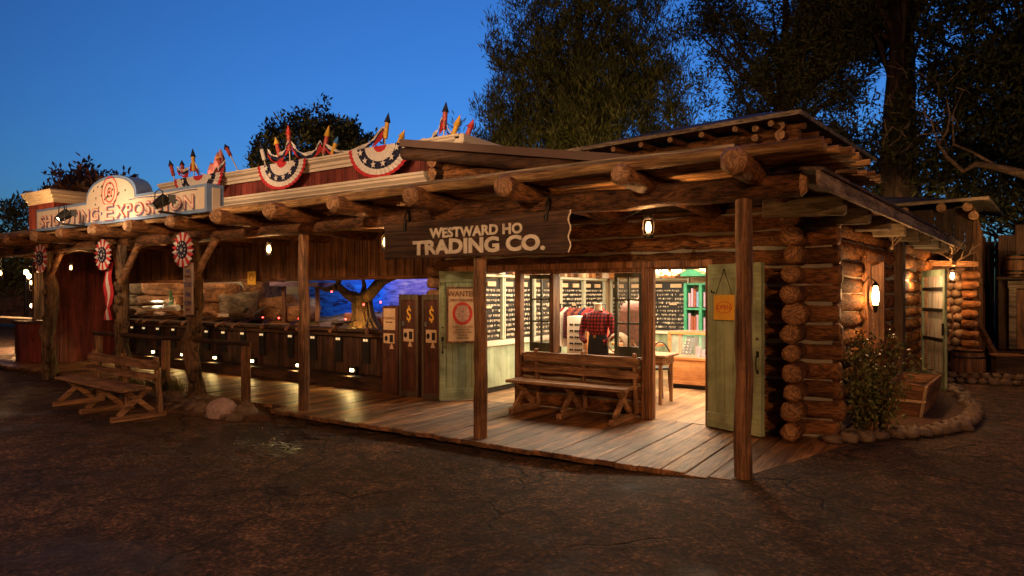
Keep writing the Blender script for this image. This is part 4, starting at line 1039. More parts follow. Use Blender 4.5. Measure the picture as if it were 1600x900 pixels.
# ================================================================ UPPER ROOFS
def shed_roof():
    T = thing('shed_roof_gable', 'low shingled shed roof with a log gable end above the porch', 'roof', (-5, 7.2, 3), w=True)
    P = lambda t, y, dz: (-6.45 + 3.7 * t, y, 3.80 - .66 * t + dz)
    b = MB(); b.add([P(0, 6.85, 0), P(1, 6.85, 0), P(1, 11, 0), P(0, 11, 0), P(0, 6.85, -.10), P(1, 6.85, -.10), P(1, 11, -.1), P(0, 11, -.1)], [(0, 1, 2, 3), (7, 6, 5, 4), (0, 4, 5, 1), (1, 5, 6, 2), (2, 6, 7, 3), (3, 7, 4, 0)])
    b.build('roof', M['roofmetal'], T)
    b = MB(); b.log(P(.0, 6.95, -.19), P(.75, 6.95, -.18), .085, .08, n=12, rough=.08); b.build('rake_log', [M['darkX'], M['end']], T)
    b = MB()
    for k in range(4):
        z = 2.98 + .14 * k; xr = -5.95 + (3.62 - z) * 5.0; b.log((-6.0, 7.15, z), (min(xr, -2.6), 7.15, z), .075, n=12, rough=.09)
    b.build('gable_wall', [M['logX'], M['end']], T)
    b = MB()
    for k in range(4): b.log((-5.92, 6.92, 2.98 + .15 * k), (-5.92, 7.5, 2.98 + .15 * k), .08, n=12, rough=.12)
    b.build('log_corner', [M['darkY'], M['end']], T)
shed_roof()
def tower():
    A = R(7); o = Vector((-2.25, 11.2, 0)); dx = Vector((math.cos(A), -math.sin(A), 0)) * -1; dy = Vector((math.sin(A), math.cos(A), 0))
    T = thing('log_tower', 'square log upper storey with low brown roof behind the porch', 'building', (-3, 12, 2.6), w=True)
    Q = lambda a, c, z: tuple(o + dx * a + dy * c + Vector((0, 0, z)))      # a runs left, c runs back
    z1 = 4.36
    b = MB()
    for k in range(11):
        z = z1 - .08 - .16 * k; b.log(Q(-.12, .35, z), Q(4.5, .35, z), .082, n=12, rough=.09)
    b.build('front_wall', [M['logX'], M['end']], T)
    b = MB()
    for k in range(11):
        z = z1 - .0 - .16 * k; b.log(Q(.12, .1, z), Q(.12, 4.2, z), .082, n=12, rough=.09)
    for k in range(11): b.log(Q(.5, .05, z1 - .16 * k), Q(.5, .6, z1 - .16 * k), .06, n=10, rough=.15)
    b.build('side_wall', [M['logY'], M['endpale']], T)
    b = MB(); e = -.32; r0 = z1 + .07
    v = [Q(e, e, r0), Q(4.8, e, r0), Q(4.8, 4.6, r0), Q(e, 4.6, r0), Q(1.3, 2.0, r0 + .62), Q(3.2, 2.2, r0 + .62)]
    v = [Q(e, e, r0), Q(4.8, e, r0), Q(4.8, 4.6, r0), Q(e, 4.6, r0), Q(1.2, 2.1, r0 + .72), Q(2.6, 2.1, r0 + .72)]
    b.add(v, [(0, 4, 5, 1), (1, 5, 2), (2, 5, 4, 3), (3, 4, 0), (0, 1, 2, 3)]); b.build('roof', M['roofmetal'], T)
    b = MB(); b.bar(Q(e, e, r0 - .02), Q(4.8, e, r0 - .02), .03, .07); b.bar(Q(e, e, r0 - .02), Q(e, 4.6, r0 - .02), .03, .07); b.build('fascia', M['greyX'], T)
    for k in range(8):
        b = MB(); b.log(Q(.15 + .58 * k, -.22, r0 - .1), Q(.15 + .58 * k, .5, r0 - .09), .05, n=10, rough=.06); b.build('rafter_end', [M['logY'], M['endpale']], T)
    for k in range(6):
        b = MB(); b.log(Q(-.22, .3 + .7 * k, r0 - .1), Q(.2, .3 + .7 * k, r0 - .09), .05, n=10, rough=.06); b.build('rafter_end', [M['logX'], M['endpale']], T)
tower()

# ================================================================ LANTERNS
def lantern(loc, label, w=7, cat='lantern', bulb='bulbglass', sc_=1., light=True, rod=.13):
    T = thing('lantern', label, cat, loc, group='glowing oil style lanterns')
    s = sc_
    b = MB(); b.tube([(0, 0, .005), (0, 0, .03), (0, 0, .06)], [.045 * s, .055 * s, .03 * s], 12); b.tube([(0, 0, .21 * s), (0, 0, .235 * s), (0, 0, .27 * s)], [.032 * s, .045 * s, .015 * s], 12)
    for a in (-1, 1): b.tube([(a * .05 * s, 0, .03), (a * .066 * s, 0, .10 * s), (a * .062 * s, 0, .18 * s), (a * .03 * s, 0, .245 * s)], .005, 6)
    b.build('frame', M['iron'], T)
    b = MB(); b.tube([(0, 0, .07 * s), (0, 0, .10 * s), (0, 0, .14 * s), (0, 0, .18 * s)], [.018 * s, .032 * s, .03 * s, .018 * s], 12); b.build('glass_globe', M[bulb], T)
    b = MB(); b.tube([(-.05 * s, 0, .2 * s), (-.05 * s, 0, .30 * s), (0, 0, .34 * s), (.05 * s, 0, .30 * s), (.05 * s, 0, .2 * s)], .003, 5); b.tube([(0, 0, .34 * s), (0, 0, .34 * s + rod)], .003, 5); b.build('bail', M['iron'], T)
    if light: point('lantern_light', (loc[0], loc[1], loc[2] + .13 * s), w, (1, .46, .15), .05)
    return T
lantern((-2.59, 6.38, 2.20), 'lit lantern hanging between the shop sign and the right porch post', 34, sc_=.95)
lantern((-6.26, 6.38, 2.20), 'lit lantern hanging just left of the hanging shop sign', 26)
lantern((-8.70, 6.38, 2.20), 'lit lantern hanging left of the leftmost round porch post', 26)
lantern((-10.45, 6.3, 2.10), 'small lit lantern beside the largest rosette', 8, sc_=.8)
lantern((-14.75, 6.2, 2.06), 'small lit lantern beside the leftmost rosette', 8, sc_=.8)
lantern((-19.1, 6.5, 2.02), 'lit lantern hanging at the far left end of the porch', 14, sc_=.9)
T = thing('wall_lantern', 'very bright wall lantern beside the side window, above the bush', 'lantern', S(1.42, .1, 1.45), w=True)
p = Vector(S(1.42, .26, 1.5)); b = MB(); b.tube([p + Vector((0, 0, .0)), p + Vector((0, 0, .08)), p + Vector((0, 0, .16)), p + Vector((0, 0, .24))], [.028, .042, .038, .022], 12); b.build('glass_globe', M['bulb'], T)
MB().tube([p + Vector((0, 0, -.10)), p], [.02, .04], 10).build('base', M['iron'], T); MB().tube([p + Vector((0, 0, .24)), p + Vector((0, 0, .30))], [.05, .01], 10).build('cap', M['iron'], T); MB().tube([S(1.42, .08, 1.72), S(1.42, .18, 1.86), p + Vector((0, 0, .30))], .009, 6).build('bracket', M['iron'], T)
b = MB(); b.prism([(.14 * math.cos(t), .17 * math.sin(t)) for t in np.linspace(0, 6.28, 20)[:-1]], (S(1.72, .17, 1.6), tuple(SD), (0, 0, 1), tuple(SN)), .015); b.build('reflector_plate', plain('copper_reflector', (.6, .3, .2), .35, .7), T)
point('wall_lantern_light', tuple(p + SN * .06 + Vector((0, 0, .12))), 40, (1, .50, .19), .05)
T = lantern((-.05, 15.0, 1.84), 'bright lantern hanging under antlers before the stone pillar', 95, bulb='bulb', sc_=1.1)

# antler racks
def antler(loc, rz, sc_, label):
    T = thing('antler_rack', label, 'antlers', loc, rz, 'antlers mounted under the eave')
    b = MB(); b.blob((0, 0, 0), .05 * sc_, .05 * sc_, .06 * sc_, n=10)
    b.build('skull_mount', M['antler'], T)
    for s in (-1, 1):
        b = MB(); main = [(0, 0, .03), (s * .12, -.06, .12), (s * .26, -.10, .20), (s * .36, -.06, .34), (s * .38, 0, .46)]
        main = [(x * sc_, y * sc_, z * sc_) for x, y, z in main]; b.tube(main, [.020 * sc_, .018 * sc_, .016 * sc_, .012 * sc_, .004], 7)
        for i, d in ((1, (0, -.12, .14)), (2, (s * .04, -.1, .18)), (3, (s * .14, -.02, .1)), (2, (s * .15, 0, .05))):
            p0 = Vector(main[i]); b.tube([p0, p0 + Vector(d) * .5 * sc_ + Vector((0, 0, .01)), p0 + Vector(d) * sc_ * 1.15], [.013 * sc_, .01 * sc_, .003], 6)
        b.build('antler', M['antler'], T)
    return T
antler(S(2.7, .22, 2.30), R(75), .55, 'large pale antlers above the side window lantern')
antler(S(6.6, .5, 2.32), R(75), .7, 'antlers hanging over the open side doorway')
antler((-.02, 14.9, 2.2), R(20), .8, 'antlers over the lantern by the stone pillar')

# ================================================================ BENCHES
def bench(loc, rz, L, label, mat='bench'):
    T = thing('wooden_bench', label, 'bench', loc, rz)
    ax = M[mat + 'X']
    b = MB()
    for y in (-.20, -.06, .08): b.box(-L / 2, L / 2, y - .065, y + .065, .415, .455)
    b.build('seat', ax, T, bevel=.008)
    for z0, z1 in ((.53, .625), (.68, .81)):
        b = MB(); n = 12; pts = [(-L / 2 + .02, z0)]; pts += [(-L / 2 + .04 + (L - .08) * i / n, z0 + .006 * math.sin(i * 1.7)) for i in range(n + 1)] + [(L / 2 - .015, z0 + .02), (L / 2, (z0 + z1) / 2), (L / 2 - .015, z1 - .02)]
        pts += [(L / 2 - .05 - (L - .1) * i / n, z1 + .006 * math.sin(i * 1.3 + 1)) for i in range(n + 1)] + [(-L / 2, (z0 + z1) / 2)]
        y = .17 + (z0 - .5) * .18; b.prism(pts, ((0, y, 0), (1, 0, 0), (0, 0, 1), (0, -1, 0)), .035); b.build('back_slat', ax, T, bevel=.006)
    for x in (-L / 2 + .14, 0, L / 2 - .14):
        b = MB(); w = .07
        b.bar((x, -.24, .075), (x, .14, .415), .05, w); b.bar((x + .003, .24, .075), (x + .003, -.14, .415), .046, w)
        b.bar((x, -.33, .04), (x, .40, .04), .08, .07); b.build('leg', M[mat + 'Y'], T, bevel=.006)
        b = MB(); b.bar((x + .06, .30, .07), (x + .06, .235, .86), .04, .07); b.build('back_support', M[mat + 'Z'], T, bevel=.006)
    return T
bench((-4.30, 7.88, 0), R(0), 1.78, 'wooden bench with X legs under the shop window')
bench((-10.62, 4.92, -.125), R(-4), 2.42, 'weathered wooden bench standing on the asphalt at the left')

# ================================================================ STONES, PLANTS, PLANTER
stone_me = []
for k in range(7):
    b = MB(); b.blob((0, 0, 0), 1, .78, .6, amp=.3, seed=50 + k, n=16, flat=.6, sq=.88); o = b.build('border_stone', M['stone']); stone_me.append(o.data); bpy.data.objects.remove(o)
def stone(x, y, z, s, label, group, k, rz=None, sz=1):
    o = bpy.data.objects.new('border_stone', stone_me[k % 7]); col.objects.link(o); o.location = (x, y, z); o.scale = (s, s, s * sz)
    o.rotation_euler = (0, 0, random.uniform(0, 6.3) if rz is None else rz); return tag(o, label, 'stone', group)
k = 0
x = -12.6
while x < -8.15:
    s = random.uniform(.13, .19)
    stone(x, 5.72 + random.uniform(-.06, .06) + (.14 if x < -12 else 0), -.04, s, 'rounded river stone in the border in front of the gallery boardwalk', 'river stones edging the boardwalk', k); k += 1
    if random.random() < .6: stone(x + .05, 5.56 + random.uniform(-.03, .04), -.08, s * .75, 'rounded river stone in the border in front of the gallery boardwalk', 'river stones edging the boardwalk', k + 3)
    if random.random() < .5: stone(x + .05, 5.9, .0, s * .8, 'rounded river stone in the border in front of the gallery boardwalk', 'river stones edging the boardwalk', k + 2)
    x += s * 1.75
b = MB(); b.blob((-8.72, 5.62, -.05), .26, .2, .21, amp=.05, seed=81, n=16, flat=.5); tag(b.build('boulder', M['pink']), 'large pinkish boulder, biggest stone in the left border', 'boulder')
b = MB(); b.blob((-10.3, 5.85, -.13), 2.5, .45, .14, amp=.08, seed=82, n=20); tag(b.build('soil_bed', M['soil']), 'narrow soil bed behind the left stone border', kind='structure')
poly = [(-1.12, 8.02), (-.85, 8.35), (-.57, 8.72), (-.22, 9.15), (.03, 9.7), (.17, 10.4), (.22, 11.1), (.14, 11.9), (.05, 12.8), (-.05, 13.7)]
for i in range(len(poly) - 1):
    (xa, ya), (xb, yb) = poly[i], poly[i + 1]; n = max(1, round(math.hypot(xb - xa, yb - ya) / .22))
    for j in range(n):
        t = j / n; s = random.uniform(.10, .15)
        stone(xa + (xb - xa) * t, ya + (yb - ya) * t, .05, s, 'rounded stone in the curved border round the corner planting bed', 'stones edging the corner bed', k, sz=random.uniform(.8, 1.1)); k += 1
b = MB(); pb = [(-1.0, 8.2), (-.57, 8.75), (-.2, 9.2), (.05, 9.8), (.18, 10.5), (.2, 11.2), (.1, 12.2), (0, 13.6), (-.6, 13.6)]
b.prism(pb, ((0, 0, .045), (1, 0, 0), (0, 1, 0), (0, 0, 1)), .06); tag(b.build('soil_bed', M['soil']), 'soil of the corner planting bed', kind='structure')
for i in range(13):
    stone(-.1 + i * .17, 14.75 + random.uniform(-.08, .08) + i * .03, .04, random.uniform(.08, .13), 'dark rounded stone in the low border before the barrel', 'stones edging the far bed', k); k += 1
    stone(-.05 + i * .17, 14.95 + random.uniform(-.08, .08) + i * .03, .12, random.uniform(.07, .11), 'dark rounded stone in the low border before the barrel', 'stones edging the far bed', k); k += 1

def leaf_mesh(P, D, size, mat, name, wid=.45, curl=0, parent=None):
    """diamond leaves at points P along directions D (numpy)"""
    n = len(P); D = D / np.linalg.norm(D, axis=1, keepdims=True)
    U = np.cross(D, rng.normal(size=(n, 3))); U /= np.linalg.norm(U, axis=1, keepdims=True)
    sz = size * rng.uniform(.6, 1.3, (n, 1))
    A = P; B = P + D * sz * .5 + U * sz * wid * .5; C = P + D * sz; E = P + D * sz * .5 - U * sz * wid * .5
    V = np.stack([A, B, C, E], 1).reshape(-1, 3)
    if parent is not None and parent.get('_w'): V = V - np.array(parent.location)
    me = bpy.data.meshes.new(name); me.vertices.add(4 * n); me.vertices.foreach_set('co', V.ravel())
    me.loops.add(4 * n); me.loops.foreach_set('vertex_index', np.arange(4 * n, dtype=np.int32))
    me.polygons.add(n); me.polygons.foreach_set('loop_start', np.arange(0, 4 * n, 4, dtype=np.int32)); me.polygons.foreach_set('loop_total', np.full(n, 4, dtype=np.int32))
    me.materials.append(mat); me.update(calc_edges=True); me.validate()
    o = bpy.data.objects.new(name, me); col.objects.link(o)
    if parent is not None: o.parent = parent
    return o
def unit(n): v = rng.normal(size=(n, 3)); return v / np.linalg.norm(v, axis=1, keepdims=True)
# corner bush
T = thing('corner_bush', 'leafy waist high bush at the log cabin corner', 'bush', (-.8, 9.15, .04), w=True)
b = MB(); tips = []
for i in range(56):
    a = random.uniform(0, 6.28); q = random.uniform(.15, .76); h = random.uniform(.55, 1.32) * (1 - .32 * (q / .76) ** 2)
    bx, by = -.93 + q * math.cos(a), 8.72 + q * .85 * math.sin(a)
    if bx < -1.15 + (by - 8.3) * .105 + .12: bx = -1.15 + (by - 8.3) * .105 + .14 + random.random() * .1
    pts = [(-.82 + .15 * math.cos(a), 8.9 + .12 * math.sin(a), .04), ((bx - .82) / 2, (by + 8.9) / 2, h * .55), (bx, by, h)]
    b.tube(pts, [.009, .006, .003], 5); tips.append((pts, h))
b.build('stems', M['postZ'], T)
Pp = []
for pts, h in tips:
    p0, p1, p2 = [np.array(p) for p in pts]
    for _ in range(78):
        t = rng.uniform(.12, 1.03); p = (1 - t) ** 2 * p0 + 2 * t * (1 - t) * p1 + t * t * p2; Pp.append(p + rng.normal(size=3) * .058)
Pp = np.array(Pp); wx = -1.15 + (Pp[:, 1] - 8.3) * .105 + .1; Pp = Pp[((Pp[:, 0] > wx) | (Pp[:, 1] < 8.15)) & (Pp[:, 2] > .05)]
leaf_mesh(Pp, unit(len(Pp)) + np.array([0, 0, .4]), .052, M['bush'], 'foliage', .55, parent=T)
# grass tuft
Pp = np.stack([rng.normal(-10.95, .22, 700), rng.normal(6.02, .07, 700), np.full(700, -.03)], 1); Dd = np.stack([rng.normal(0, .35, 700), rng.normal(0, .3, 700), np.ones(700)], 1)
g = leaf_mesh(Pp, Dd, .26, M['grass'], 'grass_tuft', .035); tag(g, 'dry yellow green grass tuft by the gnarled post', 'grass', kind='stuff')
Pp = np.stack([rng.normal(-12.0, .2, 300), rng.normal(5.98, .07, 300), np.full(300, -.03)], 1)
g = leaf_mesh(Pp, Dd[:300], .2, M['grass'], 'grass_tuft', .035); tag(g, 'small dry grass tuft behind the left bench', 'grass', kind='stuff')
# wagon box planter
T = thing('wagon_planter', 'old wooden wagon box used as a planter in the corner bed', 'planter', (-.5, 10.9, .05), R(-5))
w0, w1, Lp, h = .20, .27, .80, .40
for nm, vs in (('side_board', [(w0, -Lp, 0), (w1, -Lp - .06, h), (w1, Lp + .06, h), (w0, Lp, 0)]), ('side_board', [(-w0, -Lp, 0), (-w1, -Lp - .06, h), (-w1, Lp + .06, h), (-w0, Lp, 0)]),
               ('end_board', [(-w0, -Lp, 0), (w0, -Lp, 0), (w1, -Lp - .06, h + .0), (0, -Lp - .065, h + .05), (-w1, -Lp - .06, h)]), ('end_board', [(-w0, Lp, 0), (w0, Lp, 0), (w1, Lp + .06, h), (-w1, Lp + .06, h)])):
    b = MB(); n = len(vs); c = Vector((0, 0, .2)); inn = [Vector(v) * 1 for v in vs]; d = Vector((.03 if nm == 'side_board' and vs[0][0] < 0 else -.03 if nm == 'side_board' else 0, 0 if nm == 'side_board' else (.03 if vs[0][1] < 0 else -.03), 0))
    inn = [v + d for v in inn]; b.add(list(vs) + inn, [tuple(range(n)), tuple(range(2 * n - 1, n - 1, -1))] + [(i, n + i, n + (i + 1) % n, (i + 1) % n) for i in range(n)]); b.build(nm, M['plankX'] if nm == 'end_board' else M['plankY'], T)
b = MB(); b.box(-.22, .22, -Lp + .03, Lp - .03, .2, .26); b.build('soil', M['soil'], T)
b = MB()
for sx in (-1, 1): b.bar((sx * (w1 + .0), -Lp - .075, h), (sx * w0, -Lp - .02, 0), .035, .02)
b.bar((-.235, -Lp - .045, .2), (.235, -Lp - .045, .2), .012, .03); b.blob((.25, -Lp - .08, .2), .02, .02, .02, n=8); b.build('iron_strap', M['antler'], T)

# ================================================================ SIDE DOOR, FAR CABIN
def side_door():
    hx, hy, ox, oy = -.50, 14.15, -.13, 13.05
    L = math.hypot(ox - hx, oy - hy); rz = math.atan2(oy - hy, ox - hx)
    T = thing('glazed_door', 'green framed glazed door standing open at the side of the cabin', 'door', (hx, hy, 0), rz)
    b = MB()
    b.box(0, .06, -.02, .02, .0, 2.05); b.box(L - .09, L, -.02, .02, 0, 2.05); b.box(.06, L - .09, -.018, .018, 0, .28); b.box(.06, L - .09, -.018, .018, 1.94, 2.05)
    b.build('door_frame', M['greenZ'], T, bevel=.004)
    b = MB()
    for z in (.86, 1.36, 1.72): b.box(.06, L - .09, -.017, .017, z - .03, z + .03)
    b.build('glazing_bar', M['black'], T)
    b = MB(); b.box(.06, L - .09, -.004, .004, .28, 1.94); b.build('pane', M['glass'], T)
    b = MB(); b.box(L - .05, L - .03, -.05, -.02, .95, 1.15); b.build('handle', M['iron'], T)
    # striped blankets hung just behind the glass
    b = MB(); n = 30; vs = []
    for i in range(n + 1):
        x = .04 + (L - .3) * i / n; y = .07 + .02 * math.sin(i * 1.1); vs += [(x, y, .3), (x, y, 1.98)]
    b.add(vs, [(2 * i, 2 * i + 2, 2 * i + 3, 2 * i + 1) for i in range(n)], 0, True)
    B = thing('striped_blanket', 'cream and rust striped blanket seen through the open side door', 'blanket', (hx, hy, 0), rz)
    b.build('cloth', M['stripes'], B)
    b = MB(); b.tube([(.0, .07, 1.99), (L - .22, .07, 1.99)], .012, 6); b.build('rod', M['iron'], B)
side_door()
point('side_door_light', (-.55, 13.2, 1.85), 13, (1, .62, .3), .06)
point('side_window_inside', S(2.2, -.16, 2.0), 9, (1, .6, .3), .08)
T = thing('striped_curtain', 'hanging rust and cream drape inside the side window', 'curtain', S(2.2, -.2, 1), w=True)
b = MB(); vs = []
for i in range(25): p = S(1.7 + i * .042, -.34 + .02 * math.sin(i * 1.4), 0); vs += [(p[0], p[1], .9), (p[0], p[1], 2.1)]
b.add(vs, [(2 * i, 2 * i + 2, 2 * i + 3, 2 * i + 1) for i in range(24)], 0, True); b.build('cloth', M['stripes'], T)

def far_cabin():
    T = thing('far_plank_cabin', 'rustic two storey plank and stone cabin beyond the side door', 'building', (0, 16.8, 0), w=True)
    b = MB(); x = -3.2
    while x < .3: w = random.uniform(.14, .2); b.box(x, x + w - .01, 16.5 + random.uniform(0, .02), 16.56, 1.9, 3.4); x += w
    b.build('front_boards', M['darkZ'], T)
    b = MB(); y = 16.5
    while y < 19.5: w = .17; b.box(.3 + (y - 16.5) * .12, .34 + (y - 16.5) * .12, y, y + w - .01, 0, 3.35 - random.uniform(0, .05) - (y - 16.5) * .25); y += w
    b.build('side_boards', M['plankZ'], T)
    b = MB(); b.add([(-3.6, 16.1, 3.42), (.55, 16.1, 3.5), (.95, 19.6, 3.45), (-3.6, 20, 4.4), (-3.6, 16.1, 3.5), (.55, 16.1, 3.56), (.95, 19.6, 3.52), (-3.6, 20, 4.48)], [(3, 2, 1, 0), (4, 5, 6, 7), (0, 1, 5, 4), (1, 2, 6, 5), (2, 3, 7, 6), (3, 0, 4, 7)]); b.build('roof', M['greyX'], T)
    for k, (x, z) in enumerate(((-.9, 3.36), (-.25, 3.40), (.2, 3.38), (.3, 3.2))):
        b = MB(); b.log((x, 16.2, z), (x, 17, z), .09, n=10, rough=.1); b.build('log_end', [M['logY'], M['endpale']], T)
    b = MB(); random.seed(5)
    for r_ in range(13):
        for c_ in range(3): b.blob((-.32 + c_ * .16 + (r_ % 2) * .06, 15.6 + random.uniform(-.03, .03), .09 + r_ * .155), .10, .1, .085, amp=.15, n=10)
    b.build('stone_pillar', M['stone'], T)
    b = MB()
    for r_ in range(11): b.log((.12, 15.55, .1 + r_ * .19), (.3 + random.uniform(0, .06), 15.5, .1 + r_ * .19), .09, .08, n=10, rough=.1, tip1=.05)
    b.build('log_corner', [M['logX'], M['end']], T)
    b = MB(); b.box(-1.2, .15, 15.6, 16.45, 0, 2.3); b.build('wall_core', M['darkX'], T)
    MB().bar((-.9, 15.2, 2.25), (.35, 15.4, 2.2), .1, .1).build('brace', M['postX'], T); MB().bar((.3, 15.9, 1.2), (.75, 16.4, .2), .1, .08).build('brace', M['postX'], T)
far_cabin()
def far_shed():
    T = thing('far_plank_shed', 'dark plank shed with boarded door at the right edge', 'building', (2.5, 17.6, 0), w=True)
    b = MB(); x = .75
    while x < 6.5: w = random.uniform(.12, .19); b.box(x, x + w - .008, 17.3 + random.uniform(0, .03), 17.4, .3, 2.9 + random.uniform(-.1, .25)); x += w
    b.build('wall', M['darkZ'], T)
    b = MB(); x = 1.05
    while x < 3.0: b.box(x, x + .15, 17.2, 17.25, .5, 1.72); x += .158
    b.build('boarded_door', M['plankZ'], T)
    b = MB(); b.box(.9, 3.2, 17.1, 17.24, 1.75, 1.9); b.box(.92, 1.04, 17.12, 17.22, .5, 1.75); b.build('door_frame', M['greyX'], T)
    b = MB(); b.box(.7, 3.4, 16.8, 17.3, 1.93, 1.98); b.build('shelf', M['darkX'], T)
    b = MB(); b.box(.6, 6, 16.7, 17.3, 0, .48); b.build('porch_base', M['darkX'], T)
far_shed()
T = thing('plank_fence', 'tall dark plank fence closing the gap behind the cabins', 'fence', (2, 21, 0), w=True)
b = MB(); x = -.5
while x < 14: w = random.uniform(.15, .22); b.box(x, x + w - .008, 20.6 + random.uniform(0, .03), 20.7, 0, 3.0 + random.uniform(-.1, .1)); x += w
b.build('boards', M['darkZ'], T)
b = MB(); b.box(-.5, 14, 20.71, 20.78, .5, .65); b.box(-.5, 14, 20.71, 20.78, 2.3, 2.45); b.build('rail', M['darkX'], T)
def barrel(loc, r, h, label):
    T = thing('wooden_barrel', label, 'barrel', loc)
    b = MB(); b.tube([(0, 0, h * t) for t in (0, .15, .35, .5, .65, .85, 1)], [r * q for q in (.82, .93, .99, 1, .99, .93, .82)], 22, 0, 0); b.build('staves', M['plankZ'], T)
    for t, q in ((.06, .87), (.22, .965), (.74, .975), (.93, .875)):
        b = MB(); b.tube([(0, 0, h * t), (0, 0, h * t + .035)], r * q + .008, 22, 0, 0); b.build('hoop', M['iron'], T)
barrel((.2, 15.25, .0), .28, .58, 'squat wooden barrel standing before the stone pillar')
barrel((1.02, 17.0, 1.98), .17, .45, 'small barrel on the high shelf of the plank shed')
T = thing('wooden_crate', 'lidded wooden crate between the barrel and the shed', 'crate', (.80, 15.6, 0), R(12))
b = MB(); b.box(-.22, .22, -.22, .22, 0, .46); b.build('body', M['darkX'], T, bevel=.01); b = MB(); b.box(-.25, .25, -.25, .25, .463, .50); b.build('lid', M['plankX'], T, bevel=.008)
b = MB()
for i in range(5): b.tube([(.0 + .18 * math.cos(t), -.02 * i, .2 + .42 * math.sin(t) + .45) for t in np.linspace(-1.4, 1.5, 14)], .014, 6)
T = thing('hose_coil', 'coiled brown hose hanging beside the open side door', 'hose', (-.22, 15.3, .45)); b.build('coil', plain('brown_rubber', (.35, .16, .07), .5), T)

# ================================================================ SHOP INTERIOR
def pin_rack(loc, rz, w, h, label, seed, red=False):
    T = thing('pin_rack', label, 'display rack', loc, rz)      # faces local -Y
    rr = np.random.default_rng(seed)
    b = MB(); b.box(-w / 2 + .03, w / 2 - .03, 0, .03, 0, h); b.build('panel', M['black'], T)
    b = MB(); b.box(-w / 2, -w / 2 + .035, -.06, .03, 0, h + .03); b.box(w / 2 - .035, w / 2, -.06, .03, 0, h + .03); b.box(-w / 2 - .01, w / 2 + .01, -.08, .03, h + .03, h + .075); b.build('frame', M['rackpaint'], T)
    b = MB(); P_ = MB(); z = .04; row = 0
    while z < h - .2:
        b.box(-w / 2 + .04, w / 2 - .04, -.012, 0, z + .068, z + .072)
        x = -w / 2 + .06
        while x < w / 2 - .07:
            if rr.random() < .88 and not (abs(x - w * .1) < .1 and row == 5):
                hh = rr.uniform(.035, .06); P_.box(x, x + rr.uniform(.012, .024), -.02, -.012, z + .06 - hh, z + .05)
            x += .034
        z += .088; row += 1
    b.build('hook_rail', M['iron'], T)['kind'] = 'stuff'; P_.build('pin_stock', M['pins'], T)['kind'] = 'stuff'
    for x in (-w * .28, w * .2): MB().box(x - .14, x + .1, -.03, -.001, h - .13, h - .05).build('name_plate', M['paper'], T)
    MB().box(w * .02, w * .02 + .16, -.025, -.002, h * .52, h * .52 + .04).build('name_plate', M['paper'], T)
for i, y in enumerate((9.15, 10.17, 11.19, 12.21, 13.23)):
    pin_rack((-6.66, y, .84), R(90), 1.0, 1.06, ['dark rack of small pins seen through the left doorway', 'rack of pins behind the left casement window', 'rack of pins left of the dress form', 'rack of pins over the dress form shoulder', 'rack of pins in the far left shop corner'][i], i)
for i, x in enumerate((-6.15, -5.23)):
    pin_rack((x, 14.06, .84), 0, .92, 1.06, ['back wall pin rack farthest left', 'back wall pin rack over the glass case, beside the green shelf'][i], 10 + i, False)
T = thing('base_cabinet', 'pale green beadboard base cabinet along the left shop wall', 'cabinet', (-6.5, 11, 0), w=True)
b = MB(); y = 8.65
while y < 13.9: b.box(-6.68, -6.36, y, y + .118, .1, .78); y += .12
b.build('front', wood((.27, .34, .22), (.38, .44, .30), 'Z', 4, 12, .1, .5, .03), T); b = MB(); b.box(-6.68, -6.33, 8.6, 13.95, .78, .83); b.build('top', M['cream'], T); b = MB(); b.box(-6.68, -6.42, 8.65, 13.9, 0, .1); b.build('plinth', M['black'], T)
T = thing('base_cabinet', 'pale green base cabinet along the back shop wall', 'cabinet', (-5, 13.9, 0), w=True)
b = MB(); x = -6.3
while x < -4.85: b.box(x, x + .118, 13.75, 14.08, .0, .78); x += .12
b.build('front', M['greenZ'], T); b = MB(); b.box(-6.33, -4.76, 13.70, 14.09, .78, .83); b.build('top', M['cream'], T)
T = thing('clothes_shelf', 'bright green shelf unit with folded and hung children clothes', 'shelf', (-4, 13.8, 0), w=True)
gm = plain('bright_green_paint', (.03, .24, .12), .5); b = MB()
for x in (-4.74, -4.42, -4.1, -3.6, -3.1): b.box(x, x + .06, 13.6, 14.08, 0, 1.85)
for z in (.0, .75, 1.3, 1.82): b.box(-4.74, -3.04, 13.62, 14.07, z, z + .04)
b.box(-4.74, -3.0, 13.4, 14.08, 2.0, 2.25); b.build('frame', gm, T)
for x0 in (-4.66, -4.34, -3.98, -3.5):
    for z0 in (.85, 1.36):
        for k in range(4): MB().box(x0 + k * .057, x0 + k * .057 + .045, 13.66, 13.7, z0, z0 + random.uniform(.28, .4)).build('hung_garment', random.choice([M['blue'], M['navy'], M['leather'], M['whitecloth'], M['cloth']]), T)

T = thing('shelf_goods', 'row of crates, baskets and books on top of the pin racks', 'shelf goods', (-5, 12, 2), w=True)
for k in range(22):
    y = 8.9 + k * .24; hh = random.uniform(.1, .26); b = MB(); b.box(-6.66, -6.66 + random.uniform(.08, .16), y, y + random.uniform(.05, .2), 1.98, 1.98 + hh); b.build('box', M[random.choice(['maple', 'cream', 'redp', 'paper', 'navy', 'plank']) + ('X' if 0 else '')] if False else random.choice([M['mapleX'], M['cream'], M['redp'], M['paper'], M['navy'], M['plankX']]), T)
